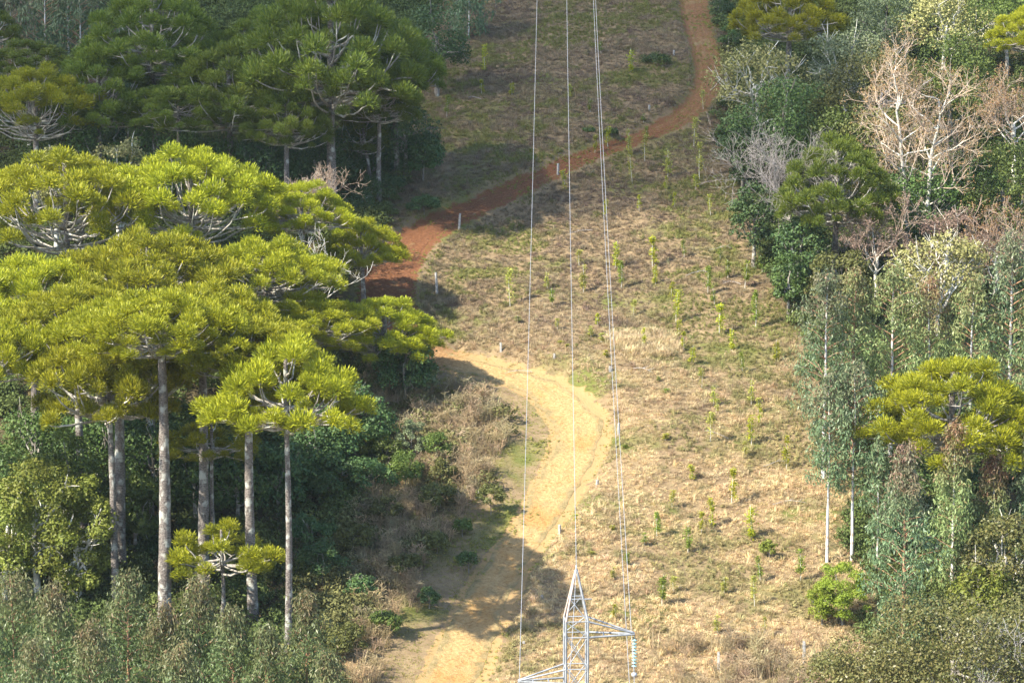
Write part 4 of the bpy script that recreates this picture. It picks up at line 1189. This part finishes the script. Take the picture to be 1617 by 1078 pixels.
def zpx(py): return Hp - (py - 899) * m_px / math.cos(math.radians(13.5))
ZS = zpx(977); ZP = zpx(943); ZA = zpx(1002); ZB = zpx(1052)
def corner(sx, sy, z):
    if z > ZS:
        f = (Hp - z) / (Hp - ZS); r = 0.03 + (HW - 0.03) * f
    elif z > 12: r = HW
    else: r = HW + (12 - z) * 0.12
    return np.array([sx * r, sy * r, z])
for sx in (-1, 1):
    for sy in (-1, 1):
        g = Geo()
        for z0, z1 in ((-0.3, 12), (12, ZS)): angle_bar(g, corner(sx, sy, z0), corner(sx, sy, z1), 0.085)
        obj('leg', g.mesh('leg', M['steel']), pyl)
        g = Geo(); angle_bar(g, corner(sx, sy, ZS), corner(sx, sy, Hp), 0.085)
        obj('peak_strut', g.mesh('peak_strut', M['rust_steel' if sx < 0 else 'steel']), pyl)
levels = [ZP, ZS, ZA, zpx(1052), zpx(1100), zpx(1150)]
z = levels[-1]
while z > 3.5: z -= 1.9; levels.append(max(z, 1.5))
for li, z in enumerate(levels):
    for k, (s0, s1) in enumerate((((-1, -1), (1, -1)), ((1, -1), (1, 1)), ((1, 1), (-1, 1)), ((-1, 1), (-1, -1)))):
        g = Geo(); angle_bar(g, corner(*s0, z), corner(*s1, z), 0.05)
        obj('brace', g.mesh('brace', M['steel']), pyl)
        if li + 1 < len(levels) and k in (0, 2):
            zn = levels[li + 1]
            g = Geo(); angle_bar(g, corner(*s0, z), corner(*s1, zn), 0.04)
            obj('brace', g.mesh('brace', M['steel']), pyl)
            if li >= 2:
                g = Geo(); angle_bar(g, corner(*s1, z) * 0.985 + np.array([0, 0, z * 0.015]), corner(*s0, zn), 0.04)
                obj('brace', g.mesh('brace', M['steel']), pyl)
arm_tips = []
for (sx, zt, zb, tip_px) in ((1, ZS, ZA, 1003), (-1, zpx(1052), zpx(1074), 818), (1, zpx(1105), zpx(1130), 1003)):
    tipx = (tip_px - 910) * m_px
    tip = np.array([tipx, 0, zb]); arm_tips.append(tip)
    g = Geo()
    for sy in (-1, 1):
        angle_bar(g, corner(sx, sy, zt), tip + np.array([0, sy * 0.06, 0.05]), 0.07)
        angle_bar(g, corner(sx, sy, zb), tip + np.array([0, sy * 0.06, 0]), 0.085)
    for f in (0.35, 0.68):
        a = corner(sx, -1, zb) * (1 - f) + tip * f; b = corner(sx, 1, zb) * (1 - f) + tip * f
        angle_bar(g, a, b, 0.05)
    obj('cross_arm', g.mesh('cross_arm', M['steel']), pyl)
g = Geo(); v, q, t_ = tube(np.array([[0, 0, Hp - 0.2], [0, 0, Hp + 0.25]]), [0.05, 0.04], 6, True); g.add(v, q, t_)
obj('peak_clamp', g.mesh('peak_clamp', M['steel']), pyl)
# small sign arm on the peak
g = Geo(); angle_bar(g, corner(1, -1, ZP), corner(1, -1, ZP) + np.array([0.45, 0, 0]), 0.05)
obj('step_bar', g.mesh('step_bar', M['steel']), pyl)


def lathe(prof, sides=14):
    ang = np.linspace(0, 2 * np.pi, sides, endpoint=False)
    v = np.concatenate([np.stack([r * np.cos(ang), r * np.sin(ang), np.full(sides, z)], -1) for r, z in prof])
    i = np.arange(len(prof) - 1)[:, None] * sides; j = np.arange(sides)[None, :]
    return v, np.stack([i + j, i + (j + 1) % sides, i + sides + (j + 1) % sides, i + sides + j], -1).reshape(-1, 4)


DISC = None
Rz = rotz(math.radians(4))
clamps = []
for ai, (tip, lb) in enumerate(zip(arm_tips, ('green glass insulator string hanging from the right upper pylon arm', 'glass insulator string under the left pylon arm', 'glass insulator string under the lowest right pylon arm'))):
    top = Rz @ tip + np.array([apex[0], apex[1], pz0])
    ins = thing('insulator_string', lb, 'insulator', top, 0, 'insulator strings on the pylon arms')
    g = Geo(); v, q, t_ = tube(np.array([[0, 0, 0], [0, 0, -2.25]]), [0.022, 0.022], 6); g.add(v, q)
    obj('rod', g.mesh('rod', M['steel']), ins)
    if DISC is None:
        g = Geo(); v, q = lathe([(0.02, 0.05), (0.05, 0.045), (0.06, 0.01), (0.14, -0.015), (0.15, -0.035), (0.12, -0.03), (0.05, -0.03), (0.03, -0.06), (0.01, -0.06)]); g.add(v, q)
        DISC = g.mesh('insulator_disc', M['glass_disc'], True)
    for k in range(9):
        obj('insulator_disc', DISC, ins, (0, 0, -0.32 - k * 0.175))
    g = Geo(); v, q = lathe([(0.02, 0.10), (0.12, 0.08), (0.16, 0.0), (0.12, -0.12), (0.03, -0.14)], 10); g.add(v, q)
    obj('clamp', g.mesh('clamp', M['cable'], True), ins, (0, 0, -2.2))
    clamps.append(top + np.array([0, 0, -2.3]))
P_G = apex + np.array([0, 0, 0.15])


def cable(label, A, px_top, d_top, sag):
    """from the pylon A uphill through the picture's upper edge, on towards the next pylon, and a way down behind"""
    T = at_depth(px_top, 0, d_top)
    dirv = T - A; L1 = dirv[1]
    n = 60
    s = np.linspace(0, 1.75, n)
    pts = A[None, :] + s[:, None] * dirv[None, :]
    pts[:, 2] += sag * (s * (s - 1.0))
    s2 = np.linspace(0.7, 0, 14)[:-1]
    back = A[None, :] + s2[:, None] * np.array([-dirv[0] * 0.9, -L1 * 0.35, 0.0])[None, :]
    back[:, 2] += 8 * s2 * (s2 - 0.6)
    C = np.vstack([back, pts])
    v, q, _ = tube(C, np.full(len(C), 0.0135), 6)
    g = Geo(); g.add(v, q)
    o = obj('power_cable', g.mesh('power_cable', M['cable'], True))
    tag(o, label, 'cable', 'power cables strung from the pylon')


cable('thin ground wire running from the pylon peak up the slope', P_G, 895, 300, 5)
cable('power cable hanging from the left pylon arm', clamps[1], 848, 300, 6)
cable('power cable hanging from the right upper pylon arm', clamps[0], 940.5, 300, 6)
cable('power cable hanging from the lowest right pylon arm', clamps[2], 937, 302, 6)

# ------------------------------------------------------------------ fallen branches on the cleared slope
for i, (x, y_, lb) in enumerate([(1082, 438, 'long bleached branch lying across the slope above the straw patch'), (1170, 452, 'bent pale branch lying near the wood edge'), (1205, 740, 'pale fallen branch close to the white eucalyptus trunks'),
                                 (1150, 700, 'bleached branch lying in brown grass right of the straight road'), (1220, 800, 'pale branch half buried in straw grass by the white trunks'), (935, 365, 'short bleached branch lying under the middle ground wire'),
                                 (1000, 600, 'thin branch lying level with the road bend'), (840, 590, 'dry branch lying on the bank above the road bend'), (1120, 400, 'grey branch lying between tall saplings on the mid slope'), (760, 160, 'grey branch lying on the upper slope near the shaded grove')]):
    P = place(x, y_); rng = np.random.default_rng(300 + i)
    a = rng.uniform(-0.5, 0.5) + (3.14 if i % 2 else 0); L = rng.uniform(1.6, 3.4)
    f = np.linspace(0, 1, 9)
    bx = P[0] + math.cos(a) * f * L; by = P[1] + math.sin(a) * f * L + 0.25 * np.sin(f * 3)
    bz = height(bx, by) + 0.2 + 0.12 * np.sin(f * 3.1)
    g = Geo(); v, q, t_ = tube(np.stack([bx - P[0], by - P[1], bz - P[2]], -1), np.linspace(0.036, 0.014, 9), 5, True); g.add(v, q, t_)
    for j in (4, 6):
        p0 = np.array([bx[j] - P[0], by[j] - P[1], bz[j] - P[2]]); e = p0 + np.array([math.cos(a + 0.7), math.sin(a + 0.7), 0.25]) * 0.6
        v, q, t_ = tube(np.array([p0, (p0 + e) / 2 + 0.03, e]), [0.03, 0.022, 0.012], 4); g.add(v, q)
    o = obj('fallen_branch', g.mesh('fallen_branch', M['bark_grey'], True), None, P)
    tag(o, lb, 'branch', 'fallen branches on the slope')

# ------------------------------------------------------------------ grass, weeds and litter (uncountable)
def blade_cluster(seed, n, h, spread, w, bend, lying=0.0):
    rng = np.random.default_rng(seed)
    a = rng.uniform(0, 6.28, n); r = spread * np.sqrt(rng.uniform(0, 1, n)) * 0.5
    root = np.stack([r * np.cos(a), r * np.sin(a), np.full(n, -0.04)], -1)
    a2 = a + rng.normal(0, 0.9, n)
    out = np.stack([np.cos(a2), np.sin(a2), np.zeros(n)], -1)
    hh = h * rng.uniform(0.55, 1.1, n)
    b = bend * rng.uniform(0.5, 1.3, n)
    up = np.array([0, 0, 1.0])
    mid = root + out * (hh * b * 0.35)[:, None] + up * (hh * (0.62 - 0.4 * lying))[:, None]
    tip = root + out * (hh * b)[:, None] + up * (hh * (1 - 0.85 * lying - 0.12 * b))[:, None]
    side = np.stack([-np.sin(a2 + rng.normal(0, 0.6, n)), np.cos(a2), np.zeros(n)], -1)
    side = norm(side) * w
    v = np.stack([root - side * 0.5, root + side * 0.5, mid + side * 0.4, mid - side * 0.4, tip], 1).reshape(-1, 3)
    o = np.arange(n)[:, None] * 5
    return v, o + np.array([[0, 1, 2, 3]]), o + np.array([[3, 2, 4]]), rng.uniform(0, 1, n)


def instanced_mat(name, trans=0.3):
    m, nt, N, L = nodes_of(name)
    at = N.new('ShaderNodeAttribute'); at.attribute_type = 'INSTANCER'; at.attribute_name = 'col'
    r = N.new('ShaderNodeAttribute'); r.attribute_name = 'rnd'
    mr = N.new('ShaderNodeMapRange'); mr.inputs[3].default_value = 0.68; mr.inputs[4].default_value = 1.25
    L.new(r.outputs['Fac'], mr.inputs[0])
    mu = N.new('ShaderNodeVectorMath'); mu.operation = 'SCALE'
    L.new(at.outputs['Color'], mu.inputs[0]); L.new(mr.outputs[0], mu.inputs['Scale'])
    p = N['Principled BSDF']; p.inputs['Roughness'].default_value = 0.75; p.inputs['Specular IOR Level'].default_value = 0.15
    L.new(mu.outputs[0], p.inputs['Base Color'])
    tr = N.new('ShaderNodeBsdfTranslucent'); L.new(mu.outputs[0], tr.inputs['Color'])
    ms = N.new('ShaderNodeMixShader'); ms.inputs[0].default_value = trans
    L.new(p.outputs[0], ms.inputs[1]); L.new(tr.outputs[0], ms.inputs[2]); L.new(ms.outputs[0], N['Material Output'].inputs['Surface'])
    return m


M['grass'] = instanced_mat('grass_blade')
protos = bpy.data.collections.new('tuft_prototypes')


def proto(name, v, q, t, rn):
    g = Geo(); g.add(v, q, t, rn, rn)
    o = bpy.data.objects.new(name, g.mesh(name, M['grass'])); protos.objects.link(o); return o


specs = [('a_tuft', 22, 0.55, 0.55, 0.045, 0.7, 0.1), ('b_tuft', 26, 0.7, 0.7, 0.05, 1.0, 0.55), ('c_tuft', 24, 0.7, 0.8, 0.05, 1.2, 0.75),
         ('d_tuft', 20, 0.3, 0.5, 0.05, 0.6, 0.1), ('e_tuft', 14, 1.35, 0.5, 0.035, 0.3, 0.0), ('f_tuft', 26, 1.0, 0.5, 0.045, 0.75, 0.1)]
for k, (nm, n, h_, sp, w_, be, ly) in enumerate(specs):
    proto(nm, *blade_cluster(50 + k, n, h_, sp, w_, be, ly))
# leafy weed
rng = np.random.default_rng(77)
n = 46
d = rand_dirs(rng, n, -0.1)
v, q = leaves(d * rng.uniform(0.1, 0.34, n)[:, None] + np.array([0, 0, 0.22]), rand_dirs(rng, n), norm(d + np.array([0, 0, 0.6])), 0.17, 0.09)
proto('g_tuft', v, q, None, rng.uniform(0, 1, n))
# dry branching weed
g_v = []; g_q = []; o_ = 0
for k in range(9):
    a = rng.uniform(0, 6.28); e = np.array([0.35 * math.cos(a), 0.35 * math.sin(a), rng.uniform(0.8, 1.35)])
    s_ = np.array([rng.normal(0, 0.1), rng.normal(0, 0.1), -0.05])
    v, q, _ = tube(np.array([s_, (s_ + e) * 0.5 + rng.normal(0, 0.05, 3), e]), [0.018, 0.014, 0.008], 3)
    g_v.append(v); g_q.append(q + o_); o_ += len(v)
    for j in range(5):
        f = rng.uniform(0.45, 1.0); p = s_ * (1 - f) + e * f; dd = np.array([rng.normal(0, 0.2), rng.normal(0, 0.2), rng.uniform(0.05, 0.28)])
        v, q, _ = tube(np.array([p, p + dd * 0.6, p + dd]), [0.011, 0.010, 0.016], 3); g_v.append(v); g_q.append(q + o_); o_ += len(v)
qq = np.concatenate(g_q); proto('h_tuft', np.concatenate(g_v), qq, None, rng.uniform(0, 1, len(qq)))


def scatter(name, label, cat, pts, idx, scl, col, tilt):
    me = bpy.data.meshes.new(name)
    me.vertices.add(len(pts)); me.vertices.foreach_set('co', np.asarray(pts, np.float32).ravel())
    def att(n, t, vals, key):
        a = me.attributes.new(n, t, 'POINT'); a.data.foreach_set(key, vals)
    att('idx', 'INT', np.asarray(idx, np.int32), 'value')
    att('scl', 'FLOAT', np.asarray(scl, np.float32), 'value')
    att('rot', 'FLOAT_VECTOR', np.asarray(tilt, np.float32).ravel(), 'vector')
    att('col', 'FLOAT_COLOR', np.concatenate([col, np.ones((len(col), 1))], 1).astype(np.float32).ravel(), 'color')
    o = obj(name, me)
    ng = bpy.data.node_groups.new(name + '_nodes', 'GeometryNodeTree')
    ng.interface.new_socket('Geometry', in_out='INPUT', socket_type='NodeSocketGeometry')
    ng.interface.new_socket('Geometry', in_out='OUTPUT', socket_type='NodeSocketGeometry')
    N = ng.nodes; L = ng.links
    gi = N.new('NodeGroupInput'); go = N.new('NodeGroupOutput')
    ci = N.new('GeometryNodeCollectionInfo'); ci.inputs['Collection'].default_value = protos
    ci.inputs['Separate Children'].default_value = True; ci.inputs['Reset Children'].default_value = True
    ip = N.new('GeometryNodeInstanceOnPoints')
    ip.inputs['Pick Instance'].default_value = True
    def named(n, t):
        a = N.new('GeometryNodeInputNamedAttribute'); a.data_type = t; a.inputs['Name'].default_value = n
        return [s for s in a.outputs if s.enabled and s.name == 'Attribute'][0]
    L.new(gi.outputs[0], ip.inputs['Points']); L.new(ci.outputs[0], ip.inputs['Instance'])
    L.new(named('idx', 'INT'), ip.inputs['Instance Index'])
    e2r = N.new('FunctionNodeEulerToRotation'); L.new(named('rot', 'FLOAT_VECTOR'), e2r.inputs[0])
    L.new(e2r.outputs[0], ip.inputs['Rotation'])
    L.new(named('scl', 'FLOAT'), ip.inputs['Scale'])
    L.new(ip.outputs[0], go.inputs[0])
    md = o.modifiers.new('scatter', 'NODES'); md.node_group = ng
    me.materials.append(M['grass'])
    tag(o, label, cat, kind='stuff')
    return o


# leafy undergrowth bush
rng = np.random.default_rng(78)
n = 150
d = rand_dirs(rng, n, -0.2)
v, q = leaves(d * rng.uniform(0.45, 1.0, n)[:, None] * np.array([0.85, 0.85, 0.8]) + np.array([0, 0, 0.55]), rand_dirs(rng, n), norm(d + rng.normal(0, 0.5, (n, 3)) + np.array([0, 0, 0.3])), 0.24 * rng.uniform(0.7, 1.3, n), 0.13)
proto('i_tuft', v, q, None, rng.uniform(0, 1, n))


def cand(density, x0=-60, x1=86, y0=224, y1=425, seed=1):
    rng = np.random.default_rng(seed)
    n = int((x1 - x0) * (y1 - y0) * density)
    x = rng.uniform(x0, x1, n); y = rng.uniform(y0, y1, n)
    z = height(x, y)
    px, py, _ = project(np.stack([x, y, z], -1))
    m = (px > -80) & (px < 1700) & (py > -60) & (py < 1150)
    return rng, x[m], y[m], z[m], px[m], py[m]


rng, x, y, z, px, py = cand(12.5, seed=5)
# sparser under the closed groves and woods, where nothing of the ground shows
hidden = (px < 440) | ((px < 560) & (py < 600)) | (px > 1400) | ((px > 1260) & (py < 560))
keep = ~hidden | (rng.uniform(0, 1, len(x)) < 0.12)
rd, sd, kd = road_dist(x, y)
edge_n = fbm(x / 1.3, y / 1.3, 61, 2)
keep &= rng.uniform(0, 1, len(x)) < smooth(-1.1, 1.1, rd + 2.6 * (edge_n - 0.5) + 0.7 * ((sd < 0) & (kd < ROAD_SPLIT)) + 0.35 * smooth(SEG * 20, SEG * 23, kd) + 1.2 * smooth(SEG * 26, SEG * 30, kd))
x, y, z, px, py, rd, sd, kd = [a[keep] for a in (x, y, z, px, py, rd, sd, kd)]
n = len(x)
straw = np.array([0.66, 0.51, 0.285]); tan = np.array([0.275, 0.215, 0.132]); brown = np.array([0.185, 0.130, 0.100]); olive = np.array([0.21, 0.215, 0.06]); green = np.array([0.17, 0.22, 0.045])
a1 = fbm(x / 7.0, y / 5.0, 71, 3); a2 = fbm(x / 3.0, y / 2.4, 81, 3); a3 = fbm(x / 9.0, y / 7.0, 91, 3); a4 = fbm(x / 1.6, y / 1.3, 95, 2)
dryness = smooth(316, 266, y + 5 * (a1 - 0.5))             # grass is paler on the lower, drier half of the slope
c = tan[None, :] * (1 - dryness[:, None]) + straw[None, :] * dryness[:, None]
wb = smooth(0.48, 0.62, a2 * 0.6 + a4 * 0.4)[:, None] * (0.72 - 0.34 * dryness[:, None]); c = c * (1 - wb) + brown * wb
wo = smooth(0.47, 0.60, a3 * 0.6 + a4 * 0.4)[:, None] * (0.95 - 0.35 * dryness[:, None]); c = c * (1 - wo) + olive * wo
verge = ((rd < 3.4 + 2.4 * a2) & (sd < 0) & (kd < ROAD_SPLIT)) | (rd < 1.0)
wv = np.where(verge, 0.95, 0.0)[:, None] * np.clip(0.45 + 0.9 * a4[:, None], 0, 1); c = c * (1 - wv) + np.array([0.30, 0.30, 0.072]) * wv
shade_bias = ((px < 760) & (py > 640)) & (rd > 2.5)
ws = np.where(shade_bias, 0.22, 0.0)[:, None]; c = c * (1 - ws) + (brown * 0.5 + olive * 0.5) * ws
Pc = place(1015, 552)
straw_patch = np.hypot((x - Pc[0]) / 3.6, (y - Pc[1]) / 3.0) < 1.0 + 0.3 * a4
c[straw_patch] = np.array([0.58, 0.47, 0.28])
c *= rng.uniform(0.78, 1.22, (n, 1)) * (1 + rng.normal(0, 0.04, (n, 3)))
u = rng.uniform(0, 1, n)
idx = np.select([u < 0.26, u < 0.52, u < 0.80, u < 0.90, u < 0.97], [0, 1, 2, 3, 5], 4)
idx = np.where((wo[:, 0] > 0.5) & (u < 0.35), 6, idx)
idx = np.where(verge & (idx != 6), 3, idx)
idx = np.where(straw_patch, 5, idx)
scl = rng.uniform(0.38, 0.86, n) ** 1.15 * np.where(straw_patch, 1.35, 1.0) * np.where(verge, 0.75, 1.0) * (0.75 + 0.5 * a1)
tilt = np.stack([rng.normal(-0.12, 0.2, n), rng.normal(0, 0.2, n), rng.uniform(0, 6.28, n)], -1)
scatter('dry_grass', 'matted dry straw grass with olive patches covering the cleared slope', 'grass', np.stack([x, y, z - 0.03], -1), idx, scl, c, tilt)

rng, x, y, z, px, py = cand(3.2, seed=8)
rd, sd, kd = road_dist(x, y)
zone = ((px > 560) & (px < 850) & (py > 590) & (py < 930) & (sd < 0) & (rd > 4.0)) | ((px > 1030) & (px < 1310) & (py > 1020)) | ((px > 560) & (px < 680) & (py > 930) & (rd > 2.5))
dens = np.where((px > 660) & (px < 840) & (py < 760), 1.0, 0.62)
m = zone & (rng.uniform(0, 1, len(x)) < dens * smooth(0.3, 0.55, fbm(x / 3, y / 3, 33, 2)) )
x, y, z = x[m], y[m], z[m]; n = len(x)
c = np.array([0.44, 0.345, 0.205])[None, :] * rng.uniform(0.7, 1.35, (n, 1)) * (1 + rng.normal(0, 0.05, (n, 3)))
tilt = np.stack([rng.normal(0, 0.12, n), rng.normal(0, 0.12, n), rng.uniform(0, 6.28, n)], -1)
scatter('dry_weeds', 'tall brown dry weed stalks in the roadside scrub', 'weeds', np.stack([x, y, z - 0.03], -1), np.where(rng.uniform(0, 1, n) < 0.72, 7, 4), rng.uniform(0.8, 1.7, n), c, tilt)

rng, x, y, z, px, py = cand(1.3, x0=-62, x1=88, seed=12)
wl_ = np.interp(y, [220, 245, 262, 285, 300, 320, 360, 432], [-13, -13.5, -13.5, -13, -15, -13, -11, -13])
wr_ = np.interp(y, [220, 245, 262, 285, 300, 320, 360, 432], [30, 30, 31, 31, 29, 27, 26, 28])
jt = 5 * (fbm(x / 4, y / 4, 44, 2) - 0.5)
rd, sd, kd = road_dist(x, y)
scrub = (sd < 0) & (kd < ROAD_SPLIT) & (rd > 3.5) & (x < 5) & (y < 296) & (rng.uniform(0, 1, len(x)) < 0.16)
m = ((x < wl_ + jt) | (x > wr_ + jt) | scrub) & (rd > 2.0) & (rng.uniform(0, 1, len(x)) < 0.35 + 0.8 * smooth(0.35, 0.6, fbm(x / 5, y / 5, 47, 2)))
x, y, z, px = x[m], y[m], z[m], px[m]; n = len(x)
gtone = fbm(x / 6, y / 6, 49, 2)[:, None]
c = np.array([0.060, 0.095, 0.028]) * (1 - gtone) + np.array([0.120, 0.140, 0.040]) * gtone
sc_ = ((sd[m] < 0) & (kd[m] < ROAD_SPLIT) & (rd[m] < 14) & (x > -18) & (x < 5))[:, None]
c = np.where(sc_, c * 0.5 + np.array([0.11, 0.095, 0.040]), c)
c = c * rng.uniform(0.7, 1.4, (n, 1))
tilt = np.stack([rng.normal(0, 0.15, n), rng.normal(0, 0.15, n), rng.uniform(0, 6.28, n)], -1)
scatter('undergrowth', 'leafy green undergrowth covering the ground beneath the grove and the wood', 'undergrowth', np.stack([x, y, z - 0.1], -1), np.full(n, 8), rng.uniform(0.6, 1.7, n), c, tilt)

# ------------------------------------------------------------------ passing cloud (its shade lies on the upper grove and slope) and thin haze
def volume_mat(name, col, density, aniso):
    m, nt, N, L = nodes_of(name)
    N.remove(N['Principled BSDF'])
    v = N.new('ShaderNodeVolumePrincipled'); v.inputs['Color'].default_value = (*col, 1); v.inputs['Density'].default_value = density
    v.inputs['Anisotropy'].default_value = aniso
    L.new(v.outputs[0], N['Material Output'].inputs['Volume'])
    return m


def ico_cloud(centre, rad, seed):
    import bmesh
    bm = bmesh.new(); bmesh.ops.create_icosphere(bm, subdivisions=5, radius=1.0)
    co = np.array([v.co[:] for v in bm.verts])
    k = 1 + 0.35 * (fbm(co[:, 0] * 2.2 + 5, co[:, 1] * 2.2 + co[:, 2], seed, 3) - 0.5) * 2
    co = co * k[:, None] * np.array(rad)
    co[:, 2] = np.where(co[:, 2] < 0, co[:, 2] * 0.5, co[:, 2] * (0.8 + 0.5 * fbm(co[:, 0] / 16, co[:, 1] / 16, seed + 3, 2)))
    for v, c_ in zip(bm.verts, co): v.co = c_
    me = bpy.data.meshes.new('cloud'); bm.to_mesh(me); bm.free()
    me.materials.append(volume_mat('cloud_vapour', (0.98, 0.98, 0.99), 0.034, 0.3))
    return obj('cloud', me, None, centre)


G0 = Vector((-44, 384, 36))
cl = ico_cloud(G0 + TO_SUN * 420, (112, 78, 25), 4)
tag(cl, 'small white cloud drifting over the upper grove and shading it', 'cloud', kind='stuff')
import bmesh
bm = bmesh.new(); bmesh.ops.create_cube(bm, size=1.0)
lo = Vector((-3900, -1100, float(Z.min()) - 1.0)); hi = Vector((3900, 7400, 150.0))
for v in bm.verts: v.co = Vector([lo[k] if v.co[k] < 0 else hi[k] for k in range(3)])
hz_me = bpy.data.meshes.new('haze'); bm.to_mesh(hz_me); bm.free()
hz_me.materials.append(volume_mat('thin_haze', (0.74, 0.88, 1.0), 0.000036, 0.0))
tag(obj('haze', hz_me), 'thin pale haze hanging over the whole valley', 'haze', kind='stuff')
